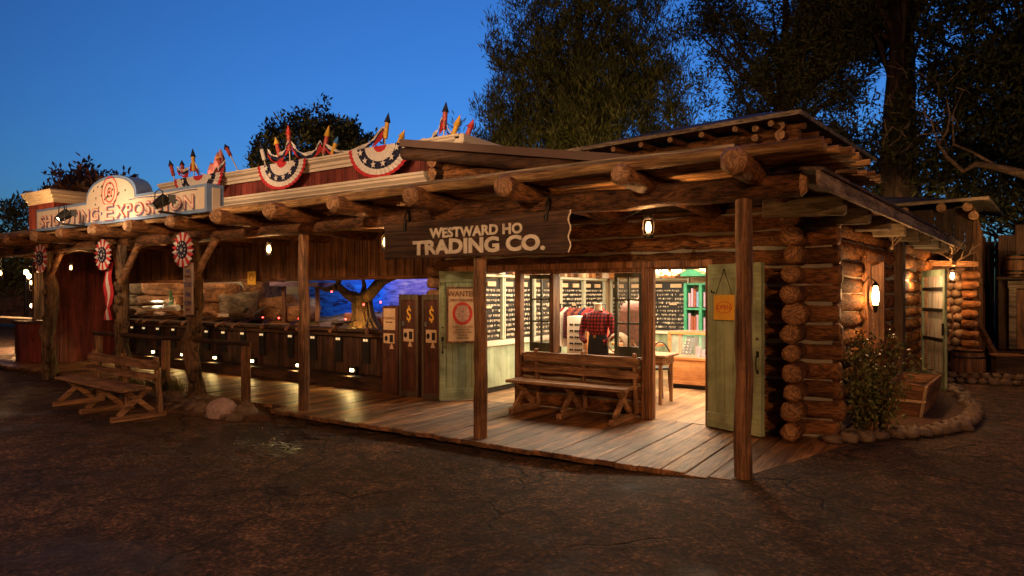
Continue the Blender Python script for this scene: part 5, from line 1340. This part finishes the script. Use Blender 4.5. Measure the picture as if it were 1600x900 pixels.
# dress form with plaid shirt
def dress_form():
    T = thing('dress_form', 'headless dress form in a red and black plaid shirt in the window', 'mannequin', (-4.44, 8.98, 0), w=True)
    X, Y = -4.44, 8.98
    def loft(secs, n=20):
        b = MB(); vs = []
        for z, rx, ry, dy in secs:
            for j in range(n): a = 2 * math.pi * j / n; sx = math.copysign(abs(math.cos(a)) ** .8, math.cos(a)); vs.append((X + rx * sx, Y + dy + ry * math.sin(a), z))
        k = len(secs); b.add(vs, [(i * n + j, i * n + (j + 1) % n, (i + 1) * n + (j + 1) % n, (i + 1) * n + j) for i in range(k - 1) for j in range(n)] + [tuple(range(n))[::-1], tuple(range((k - 1) * n, k * n))], 0, True); return b
    loft([(1.36, .075, .07, 0), (1.42, .058, .058, 0), (1.475, .055, .055, 0), (1.485, .062, .062, 0), (1.50, .05, .05, 0)]).build('neck', M['skin'], T)
    loft([(1.02, .135, .10, 0), (1.08, .145, .11, 0), (1.18, .17, .12, -.01), (1.27, .19, .125, -.01), (1.33, .19, .11, 0), (1.365, .13, .09, 0), (1.385, .075, .075, 0)]).build('shirt', M['plaid'], T)
    loft([(.42, .155, .12, 0), (.8, .165, .12, 0), (.95, .15, .11, 0), (1.03, .138, .103, 0)]).build('trousers', M['trousers'], T)
    for s in (-1, 1):
        b = MB(); b.tube([(X + s * .165, Y, 1.325), (X + s * .215, Y, 1.26), (X + s * .24, Y - .01, 1.15), (X + s * .26, Y - .03, 1.04), (X + s * .21, Y - .09, .96), (X + s * .15, Y - .13, .93)], [.06, .062, .056, .05, .042, .038], 12); b.build('sleeve', M['plaid'], T)
        b = MB(); b.box(X + s * .08 - .045, X + s * .08 + .045, Y - .148, Y - .128, 1.17, 1.20); b.box(X + s * .08 - .04, X + s * .08 + .04, Y - .142, Y - .122, 1.08, 1.17); b.build('pocket', M['plaid'], T)
        b = MB(); b.add([(X + s * .01, Y - .118, 1.31), (X + s * .085, Y - .075, 1.40), (X + s * .10, Y - .03, 1.375), (X + s * .06, Y - .125, 1.29)], [(0, 1, 2, 3)]); b.build('collar', M['plaid'], T)
    b = MB(); b.tube([(X, Y, 0), (X, Y, .45)], .02, 8); b.tube([(X, Y, 0), (X, Y, .02)], .15, 16); b.build('stand', M['iron'], T)
    b = MB(); b.box(X - .02, X + .02, Y - .118, Y - .105, .99, 1.03); b.build('belt_buckle', M['brass'], T)
dress_form()
T = thing('sunglasses_stand', 'lit white stand with rows of sunglasses left of the dress form', 'display stand', (-5.0, 9.35, 0))
b = MB(); b.box(-.17, .17, 0, .3, 0, 1.28); b.build('case', M['cream'], T); b = MB(); b.box(.14, .20, -.03, .3, 0, 1.3); b.build('post', M['mapleZ'], T)
b = MB()
for k in range(5):
    for x in (-.09, -.0, .07):
        for s in (-1, 1): b.tube([(x + s * .018, -.012, .75 + k * .1), (x + s * .018, -.003, .75 + k * .1)], .017, 8)
b.build('sunglasses', M['black'], T)
point('sunglasses_stand_light', (-4.95, 9.1, 1.4), 4, (1, .8, .55), .05)
T = thing('leather_saddle', 'red tooled leather saddle with hanging stirrup behind the right casement', 'saddle', (-3.85, 9.25, 0), w=True)
b = MB(); vs = []
for i in range(15):
    t = -1.2 + 2.4 * i / 14; y_, z_ = 9.3 + .16 * math.sin(t), 1.28 + .24 * math.cos(t)
    vs += [(-4.16, y_, z_ - .02), (-4.05, y_, z_), (-3.92, y_, z_ + .01), (-3.80, y_, z_ + .05), (-3.78, y_, z_ + .06)]
b.add(vs, [(5 * i + j, 5 * i + j + 1, 5 * i + j + 6, 5 * i + j + 5) for i in range(14) for j in range(4)], 0, True)
b.tube([(-3.78, 9.14, 1.38), (-3.78, 9.2, 1.5), (-3.78, 9.3, 1.57), (-3.78, 9.4, 1.5)], [.02, .03, .035, .02], 8)
b.build('seat', M['leather'], T)
b = MB(); b.bar((-4.08, 9.12, 1.38), (-4.08, 9.09, .98), .15, .01, up=(0, 1, 0)); b.build('fender', M['leather'], T)
b = MB(); b.bar((-3.92, 9.08, 1.4), (-3.92, 9.06, .95), .17, .012, up=(0, 1, 0)); b.build('fender', M['leather'], T)
b = MB(); b.tube([(-3.92, 9.05, .97), (-3.98, 9.05, .85), (-3.99, 9.05, .8), (-3.85, 9.05, .8), (-3.86, 9.05, .85), (-3.92, 9.05, .97)], .014, 7); b.build('stirrup', M['mapleX'], T)
b = MB(); b.box(-4.12, -3.86, 9.25, 9.42, 0, 1.3); b.build('stand', M['plankZ'], T)
T = thing('steer_skull', 'pale horned steer skull hanging right of the dress form', 'skull', (-4.1, 9.5, 1.5), w=True)
b = MB(); b.tube([(-4.12, 9.5, 1.30), (-4.1, 9.5, 1.42), (-4.1, 9.5, 1.52)], [.03, .05, .06], 10); b.tube([(-4.1, 9.5, 1.52), (-4.2, 9.48, 1.5), (-4.26, 9.46, 1.58)], [.025, .02, .005], 8); b.tube([(-4.1, 9.5, 1.52), (-4.0, 9.48, 1.56), (-3.97, 9.46, 1.70)], [.025, .02, .005], 8); b.build('skull', M['skin'], T)
T = thing('coiled_lasso', 'coiled cream rope on the window sill by the dress form', 'rope', (-4.0, 8.75, .9), w=True)
b = MB()
for i in range(6): b.tube([(-4.02 + (.12 + .008 * i) * math.cos(t), 8.75 + .02 * i - .05, .93 + (.12 + .006 * i) * math.sin(t)) for t in np.linspace(0, 6.28, 20)], .011, 6)
b.build('coil', M['skin'], T)
def garment_rail(x, y, label, n, seed, ms):
    T = thing('garment_rail', label, 'clothes rail', (x, y, 0), w=True); rr = random.Random(seed)
    b = MB(); b.tube([(x - .45, y, 0), (x - .45, y, 1.45), (x + .45, y, 1.45), (x + .45, y, 0)], .014, 6); b.build('rail', M['iron'], T)
    for i in range(n):
        q = x - .4 + .8 * i / (n - 1); d = rr.uniform(.5, .75); b = MB()
        b.add([(q - .02, y - .2, 1.3), (q, y, 1.40), (q + .02, y + .2, 1.3), (q + .02, y + .2, 1.38 - d), (q, y - .02, 1.36 - d), (q - .02, y - .22, 1.38 - d)], [(0, 1, 4, 5), (1, 2, 3, 4)])
        b.add([(q - .01, y - .2, 1.3), (q + .03, y - .24, 1.22), (q + .04, y - .24, .98), (q - .0, y - .2, .95)], [(0, 1, 2, 3)]); b.build('garment', rr.choice(ms), T)
garment_rail(-5.55, 10.6, 'rail of mixed shirts behind the dress form', 12, 4, [M['plaid'], M['navy'], M['redp'], M['cream'], M['leather'], M['trousers']])
def hat(x, y, z, m_, label):
    T = thing('hat', label, 'hat', (x, y, z), w=True); b = MB()
    b.tube([(x, y, z), (x, y, z + .012)], [.17, .16], 18); b.tube([(x, y, z + .012), (x, y, z + .06), (x, y, z + .11)], [.095, .088, .07], 16, sm=False); b.build('felt', m_, T)
    b = MB(); b.tube([(x, y, z + .014), (x, y, z + .035)], [.099, .096], 16); b.build('band', M['black'], T)
T = thing('display_table', 'small round maple table stacked with goods in the shop centre', 'table', (-4.75, 11.2, 0), w=True)
b = MB(); b.tube([(-4.75, 11.2, .72), (-4.75, 11.2, .76)], .48, 24); b.build('tabletop', M['mapleX'], T); b = MB(); b.tube([(-4.75, 11.2, 0), (-4.75, 11.2, .72)], [.09, .05], 12); b.build('leg', M['mapleZ'], T)
hat(-4.95, 11.1, .76, M['leather'], 'reddish felt hat on the round display table'); hat(-4.55, 11.05, .76, M['black'], 'black felt hat on the round display table'); hat(-4.72, 11.4, .76, M['skin'], 'pale straw hat on the round display table')
for i, (x, h_) in enumerate(((-6.4, .24), (-6.1, .3), (-5.75, .2), (-5.45, .28), (-5.15, .22), (-4.9, .3))):
    b = MB(); b.tube([(x, 13.9, 1.98), (x, 13.9, 1.98 + h_ * .5), (x, 13.9, 1.98 + h_)], [.09, .12, .1], 12, sm=True) if i % 2 else b.box(x - .15, x + .15, 13.8, 14.0, 1.98, 1.98 + h_)
    tag(b.build('stock_basket' if i % 2 else 'stock_box', [M['mapleX'], M['plankZ'], M['leather'], M['cream'], M['mapleX'], M['plankZ']][i]), ['maple box', 'round basket', 'dark red box', 'cream jar', 'smaller maple box', 'brown basket'][i] + ' on top of the back wall pin racks' + (' farthest left' if i == 0 else ''), 'box' if i % 2 == 0 else 'basket')
def glass_case():
    T = thing('glass_display_case', 'maple and glass display case inside the right doorway', 'display case', (-3.2, 11.3, 0), w=True)
    x0, x1, y0, y1, h = -4.18, -2.0, 11.2, 11.75, .98
    b = MB(); n = 3
    b.box(x0, x1, y0, y1, .08, .50); b.box(x0, x1, y0 - .02, y1, .5, .54)
    for i in range(n + 1):
        x = x0 + (x1 - x0 - .05) * i / n; b.box(x, x + .05, y0 - .015, y0 + .04, .54, h); b.box(x, x + .05, y1 - .04, y1, .54, h); b.box(x, x + .05, y0 - .02, y0, .08, .5)
    b.box(x0, x1, y0 - .02, y0 + .04, h - .04, h + .0); b.box(x0, x1, y1 - .04, y1, h - .04, h); b.box(x0, x0 + .05, y0, y1, h - .04, h); b.box(x0, x1, y0 - .021, y0 - .001, .08, .13)
    b.build('frame', M['mapleX'], T); b = MB(); b.box(x0 + .05, x1, y0 + .005, y0 + .01, .54, h - .04); b.box(x0, x1, y0, y1, h + .001, h + .008); b.build('glass', M['glass'], T)
    b = MB(); b.box(x0 + .05, x1, y0 + .1, y1 - .05, 0, .08); b.build('plinth', M['black'], T)
    G = thing('case_goods', 'watches, cards and trinkets laid out inside the glass case', 'trinkets', (-3.6, 11.4, .55), w=True)
    b = MB(); b.bar((-3.92, 11.35, .58), (-3.86, 11.5, .86), .2, .02); b.build('watch_tray', M['black'], G)
    b = MB()
    for i in range(3):
        for j in range(5): b.blob((-3.96 + i * .06, 11.335 + j * .035, .62 + j * .05), .015, .012, .015, n=6)
    b.build('watches', M['pins'], G); b = MB()
    for k in range(16): x = -3.75 + k * .1; b.box(x, x + .07, 11.3 + random.random() * .2, 11.4 + random.random() * .2, .545, .6 + random.random() * .2)
    b.build('boxes', M['cloth'], G)
glass_case()
point('display_case_fill', (-3.3, 11.4, .9), 5, (1, .75, .45), .05)  # fill light added inside the case to brighten it, no fixture
T = thing('writing_desk', 'small wooden desk with slim legs inside the right doorway', 'desk', (-4.1, 9.55, 0), w=True)
b = MB(); b.box(-4.7, -3.52, 9.3, 9.9, .70, .735); b.box(-4.62, -3.58, 9.36, 9.84, .58, .70); b.build('desk_top', M['bench' + 'X'], T, bevel=.005)
for x, y in ((-4.6, 9.38), (-3.62, 9.38), (-4.6, 9.82), (-3.62, 9.82)):
    b = MB(); b.box(x - .022, x + .022, y - .022, y + .022, 0, .58); b.build('leg', M['benchZ'], T)
T = thing('black_chair', 'black bentwood chair behind the small desk', 'chair', (-4.0, 10.1, 0), w=True)
b = MB(); b.tube([(-3.98, 10.15, .44), (-3.98, 10.15, .47)], .2, 18); b.build('seat', M['black'], T)
for dx_, dy_ in ((-.14, -.14), (.14, -.14), (-.14, .14), (.14, .14)):
    b = MB(); b.tube([(-3.98 + dx_, 10.15 + dy_, .44), (-3.98 + dx_ * 1.15, 10.15 + dy_ * 1.15, 0)], .013, 6); b.build('leg', M['black'], T)
b = MB(); b.tube([(-3.98 + .19 * math.cos(t), 10.32, .46 + .4 * math.sin(t)) for t in np.linspace(0, math.pi, 12)], .013, 6); b.build('backrest', M['black'], T)
def chandelier(x, y, z, label):
    T = thing('antler_chandelier', label, 'chandelier', (x, y, z), w=True)
    b = MB()
    for k in range(8):
        a = k * math.pi / 4; c, s_ = math.cos(a), math.sin(a); b.tube([(x, y, z), (x + .18 * c, y + .18 * s_, z - .05), (x + .32 * c, y + .32 * s_, z + .02), (x + .36 * c, y + .36 * s_, z + .14)], [.018, .018, .014, .004], 7)
        b.tube([(x + .2 * c, y + .2 * s_, z - .05), (x + .24 * c - .08 * s_, y + .24 * s_ + .08 * c, z + .08)], [.012, .003], 6)
    b.build('antlers', M['antler'], T); b = MB(); b.tube([(x, y, z), (x, y, 2.6)], .01, 6); b.build('chain', M['iron'], T)
    for k in range(5):
        a = k * 2 * math.pi / 5; b = MB(); b.blob((x + .22 * math.cos(a), y + .22 * math.sin(a), z + .03), .045, .045, .05, amp=0, n=10); b.build('bulb', M['bulb'], T)
    point('chandelier_light', (x, y, z - .12), 42, (1, .66, .34), .1)
chandelier(-4.0, 10.6, 2.0, 'lit antler chandelier at the left of the right doorway')
chandelier(-3.35, 11.1, 2.04, 'lit antler chandelier over the glass case')

# ================================================================ TREES
def tree(name, label, base, trunk_r, crown, mat, n_clump, per, leaf, lean=0, wid=.12, cl=.5, limbs=10, shape=.75, up=.5, barktop=.85, group=None, trunk_mat=None, seed=None, cat='tree', stretch=1., shell=.5):
    """crown: list of (cx,cy,cz,rx,ry,rz) ellipsoids"""
    global rng
    T = thing(name, label, cat, base, group=group, w=True)
    bx, by, bz = base; top = max(c[2] + c[5] * barktop * .8 for c in crown)
    b = MB(); k = 8; tx = crown[0][0]; ty = crown[0][1]
    pts = [(bx + (tx - bx) * (i / k) ** 1.5 + random.uniform(-.1, .1) * (i > 0), by + (ty - by) * (i / k) ** 1.5, bz + (top - bz) * i / k) for i in range(k + 1)]
    b.tube(pts, [trunk_r * (1.15 - .95 * i / k) for i in range(k + 1)], 10, 0, 0, .15)
    C = []; W = np.array([c[3] * c[4] * c[5] for c in crown]); W = W / W.sum()
    for c, w in zip(crown, W):
        m = int(n_clump * w) + 1; u = unit(m); rad = rng.uniform(shell, 1, (m, 1)) ** .6
        C.append(np.array(c[:3]) + u * rad * np.array(c[3:]) * (1 + rng.normal(0, .07, (m, 1))))
    C = np.concatenate(C)
    idx = rng.choice(len(C), min(limbs, len(C)), replace=False)
    for i in idx:
        e = C[i]; s = Vector(pts[min(k - 1, max(2, int((e[2] - bz) / (top - bz) * k * .8)))]); E_ = Vector(e); mid = s.lerp(E_, .5) + Vector((0, 0, random.uniform(-.3, .5)))
        lr = min(.11, trunk_r * .3); b.tube([s, mid, E_], [lr, lr * .55, .02], 6)
    b.build('trunk', trunk_mat or M['bark'], T)
    P = np.repeat(C, per, 0); U = unit(len(P)); P = P + U * rng.uniform(.05, 1, (len(P), 1)) * cl * np.array([1, 1, stretch])
    D = unit(len(P)) * .8 + U * .6 + np.array([0, 0, up])
    leaf_mesh(P, D, leaf, mat, 'crown', wid, parent=T)
    return T
# round dark tree behind the rockets
tree('round_tree', 'dense round dark tree behind the roof rockets', (-30.5, 25, 0), .4, [(-29.9, 25, 8.3, 4.0, 3.5, 3.3), (-32.2, 25, 6.3, 2.4, 3, 3.0), (-28.2, 25, 6.5, 2.4, 3, 4.2)], M['oak'], 1000, 44, .28, cl=.5, wid=.4, limbs=24)
# big pines behind the porch roof
tree('pine_tree', 'tall broad pine filling the sky above the porch roof', (-12.2, 22, 0), .45, [(-11.6, 22, 10.2, 3.7, 3, 4.8), (-13.6, 22, 7.2, 2.9, 3, 3.6), (-9.8, 22, 7.2, 2.6, 3, 3.6), (-15.6, 22, 5.6, 1.5, 2, 3.2)], M['pine'], 1700, 76, .25, wid=.15, cl=.36, limbs=40, up=1.1, stretch=1.6, shell=.15)
tree('pine_tree', 'tall open branched pine between the broad pine and the giant trunk', (-5.4, 25, 0), .35, [(-5.0, 25, 9.5, 3.2, 2.4, 2.4), (-6.4, 25, 5.6, 2.4, 2.4, 2.6), (-3.6, 25, 6.0, 2.2, 2.2, 2.6), (-2.8, 25, 11, 3.2, 2, 1.6), (-7.3, 25, 12, 2.0, 2, 1.5)], M['oak'], 1100, 66, .22, wid=.22, cl=.42, limbs=70, up=.2, shell=.05)
tree('giant_tree', 'huge dark trunk tree rising out of the frame at the right', (-1.45, 24, 0), .66, [(-1.5, 24.2, 12.5, 2.2, 2, 2.2), (-.6, 23.5, 6.6, 1.3, 1.2, 2.0)], M['oak'], 420, 60, .22, wid=.25, limbs=30, cl=.6, barktop=1.4)
tree('dense_tree', 'dense leafy tree at the far right behind the plank cabin', (2.2, 23, 0), .4, [(1.4, 23, 9.2, 2.4, 2, 3.4), (3.4, 23, 6.4, 2.6, 2, 3.8), (.9, 23.5, 4.8, 1.6, 1.6, 2.2), (-3.4, 24.6, 10.5, 1.6, 1.4, 2.4)], M['oak'], 1500, 60, .20, wid=.3, limbs=40, cl=.5, shell=.2)
tree('dense_tree', 'low dark thicket tree under the open pine behind the side eave', (-3.4, 28, 0), .3, [(-3.6, 28, 4.6, 4.5, 2, 2.6), (-8.5, 28, 4.0, 3.5, 2, 2.2)], M['oak'], 380, 30, .36, wid=.3, limbs=30, cl=.6)
tree('overhanging_pine', 'nearer pine bough hanging into the top right corner', (3.9, 13.5, 0), .3, [(2.3, 12.6, 7.0, 1.1, 1.1, 1.0), (2.7, 12.8, 5.6, .9, 1.0, 1.1), (1.4, 12.8, 7.7, 1.0, .9, .7), (3.2, 12.8, 6.6, 1.2, 1, 2.0)], M['pine'], 420, 64, .26, wid=.09, limbs=26, cl=.42, up=.3)
# bare pale branch right
T = thing('bare_branch_tree', 'bare crooked pale branch reaching left over the plank cabin', 'tree', (4.5, 19, 0), w=True)
s_, c_ = math.sin(YAW), math.cos(YAW)
def PP(u, v, y): a = (u - 800) / 1040; q = -(v - 458) / 1040; d = Vector((a * c_ - s_, a * s_ + c_, q)); return d * (y / d.y) + Vector((0, 0, EYE))
b = MB(); b.tube([(3.6, 19, 0), (3.4, 19, 2.5), PP(1640, 300, 19), PP(1600, 272, 19), PP(1560, 262, 19), PP(1525, 256, 19), PP(1505, 268, 19), PP(1480, 246, 19), PP(1466, 226, 19)], [.28, .22, .16, .11, .085, .07, .055, .045, .03], 9, 0, 0, .08)
b.tube([PP(1466, 226, 19), PP(1480, 205, 19), PP(1484, 180, 19), PP(1478, 150, 19)], [.03, .03, .022, .01], 7); b.tube([PP(1466, 226, 19), PP(1455, 190, 19), PP(1420, 150, 19)], [.025, .018, .008], 6)
b.tube([PP(1560, 262, 19), PP(1520, 238, 19.2), PP(1490, 226, 19.2), PP(1488, 180, 19.2), PP(1505, 140, 19)], [.05, .035, .03, .02, .008], 7)
for _ in range(26):
    u, v = random.uniform(1380, 1500), random.uniform(110, 230); a = random.uniform(0, 6.28); q = random.uniform(20, 60)
    b.tube([PP(u, v, 19.3), PP(u + q * .5 * math.cos(a) + 5, v + q * .5 * math.sin(a), 19.4), PP(u + q * math.cos(a), v + q * math.sin(a), 19.3)], [.012, .009, .004], 5)
b.build('trunk', wood((.10, .06, .04), (.30, .20, .13), 'X', 5, 4, .5, .8, .1), T)
def uplight(x, y, z, tgt, w, label):  # floodlights added out of view to brighten the tree crowns
    T = thing('unseen_floodlight', label, 'floodlight', (x, y, z), w=True)
    b = MB(); b.box(x - .12, x + .12, y - .1, y + .1, z, z + .16); b.build('housing', M['iron'], T)
    b = MB(); b.tube([(x, y, 0), (x, y, z)], .03, 8); b.build('stake', M['iron'], T)
    spot('tree_fill_lamp', (x, y, z + .3), tgt, w, 100, (1, .60, .24), .8, .1)
uplight(-9.0, 15.5, 2.9, (-12.2, 22, 8), 260, 'garden floodlight behind the porch roof aimed at the broad pine')
uplight(-2.0, 17.5, 2.0, (-1.6, 24, 8), 500, 'garden floodlight behind the log tower aimed at the giant tree')
uplight(3.2, 12.0, 1.0, (2.6, 21, 8), 350, 'garden floodlight at the far right aimed at the dense tree')
uplight(-24, 17.0, 1.0, (-30, 25, 8), 1500, 'garden floodlight behind the gallery aimed at the round tree')
# left side vegetation
tree('left_shrub_tree', 'ragged dark shrub tree with upright sprigs left of the roof sign', (-31, 13.6, 0), .15, [(-31.5, 13.6, 5.4, 2.6, 1.5, 1.5), (-29, 13.6, 5.2, 1.8, 1.5, 1.4), (-33.5, 13.6, 5.9, .35, .4, 1.4), (-30.9, 13.6, 6.6, .3, .4, .9)], M['redleaf'], 330, 30, .26, wid=.4, limbs=30, cl=.4, shell=.1)
tree('left_dark_tree', 'dark tree mass at the far left edge of the view', (-40, 15, 0), .2, [(-40, 15, 4.0, 3.5, 2, 2.6), (-36, 15, 3.6, 2.5, 2, 2.4)], M['oak'], 300, 30, .3, wid=.35, limbs=20, cl=.5)

# ================================================================ FAR LEFT
T = thing('red_kiosk', 'dark red wooden counter kiosk at the left end of the boardwalk', 'kiosk', (-18.9, 7.0, 0), w=True)
b = MB(); b.box(-18.95, -18.2, 6.75, 7.9, 0, .93); b.build('body', M['redZ'], T); b = MB(); b.box(-19.0, -18.15, 6.7, 7.95, .93, .98); b.build('counter', M['darkX'], T)
T = thing('plank_notice_board', 'tall narrow weathered plank board above the red kiosk', 'board', (-18.4, 7.2, 1), w=True)
b = MB()
for k in range(3): b.box(-18.85 + k * .2, -18.68 + k * .2, 7.1, 7.14, 1.0, 2.15)
b.build('planks', M['greyZ'], T); b = MB(); b.box(-18.9, -18.86, 7.08, 7.16, .98, 2.4); b.box(-18.25, -18.21, 7.08, 7.16, .98, 2.4); b.build('post', M['darkZ'], T)
T = thing('plank_rail_table', 'long plank rail table at the far left', 'table', (-22, 8, 0), w=True)
b = MB(); b.box(-23.2, -19.6, 7.4, 7.9, .93, .98); b.build('tabletop', M['greyX'], T)
for x in (-23, -21.4, -19.9):
    b = MB(); b.box(x, x + .08, 7.6, 7.68, 0, .93); b.build('leg', M['darkZ'], T)
T = thing('far_wooden_building', 'lamplit brown wooden building beyond the left end of the boardwalk', 'building', (-34, 14, 0), w=True)
b = MB(); b.box(-44, -27, 14.5, 15, 0, 2.4); b.build('wall', M['plankX'], T); b = MB(); b.box(-44.5, -26.5, 13.8, 15.2, 2.4, 2.7); b.build('roof', M['darkX'], T)
def cluster(x, y, z, label, n, w):
    T = thing('post_lamp_cluster', label, 'street lamp', (x, y, 0), w=True)
    b = MB(); b.tube([(x, y, 0), (x, y, z - .3)], [.07, .05], 10); b.build('post', M['iron'], T)
    for k in range(n):
        a = k * 2 * math.pi / n; q = .0 if n == 1 else .42
        b = MB(); b.tube([(x, y, z - .35), (x + q * math.cos(a), y + q * math.sin(a) * .6, z - .35 + .1), (x + q * math.cos(a), y + q * math.sin(a) * .6, z - .1 + .2 * (k % 2))], .02, 6); b.build('arm', M['iron'], T)
        b = MB(); b.blob((x + q * math.cos(a), y + q * math.sin(a) * .6, z + .2 * (k % 2)), .065, .065, .08, amp=0, n=10); b.build('globe', M['bulb'], T)
    point('street_light', (x, y, z + .3), w, (1, .55, .22), .2)
cluster(-25.2, 9.6, 2.0, 'cluster of glowing globe lamps at the far left', 4, 420)
cluster(-22.0, 9.1, 1.75, 'single glowing lamp on a post left of the plank board', 1, 420)
cluster(-27.5, 10.3, 1.2, 'low single lamp in the far left plaza', 1, 40)
cluster(-24.2, 8.9, 2.3, 'upper single lamp in the far left group', 1, 30)
cluster(-19.9, 6.55, 3.0, 'brightest tall lamp at the left picture edge', 1, 160)

# assumed plaza lamps, added unseen behind the viewer to light the fronts warmly
def assumed_plaza_lamp(x, y, z, w, label):
    T = thing('assumed_plaza_lamp', label, 'street lamp', (x, y, 0), w=True)
    b = MB(); b.tube([(x, y, 0), (x, y, .4), (x, y, z - .3)], [.14, .07, .05], 12); b.build('post', M['iron'], T)
    b = MB(); b.blob((x, y, z - .1), .16, .16, .2, amp=0, n=14); b.build('globe', M['bulbglass'], T)
    point('assumed_plaza_light', (x, y, z - .1), w, (1, .44, .16), .2)
assumed_plaza_lamp(5.5, -4.5, 4.6, 6000, 'iron plaza lamp behind the viewer to the right')
assumed_plaza_lamp(-9.5, -6.0, 5.0, 2500, 'iron plaza lamp behind the viewer to the left')

for (x, y, z, tx, tz, w) in ((-4.0, -6.2, 6.2, -8.0, 3.95, 3600), (-9.4, -6.2, 5.6, -12.5, 3.9, 2800)) + ((-1.5, -6.2, 3.4, -4.0, 4.0, 1500),):  # two assumed unseen cornice floods; the last is added to brighten the log tower
    spot('assumed_flood_and_fill', (x, y, z), (tx, 7.3, tz), w, 27, (1, .62, .34), .6, .12)
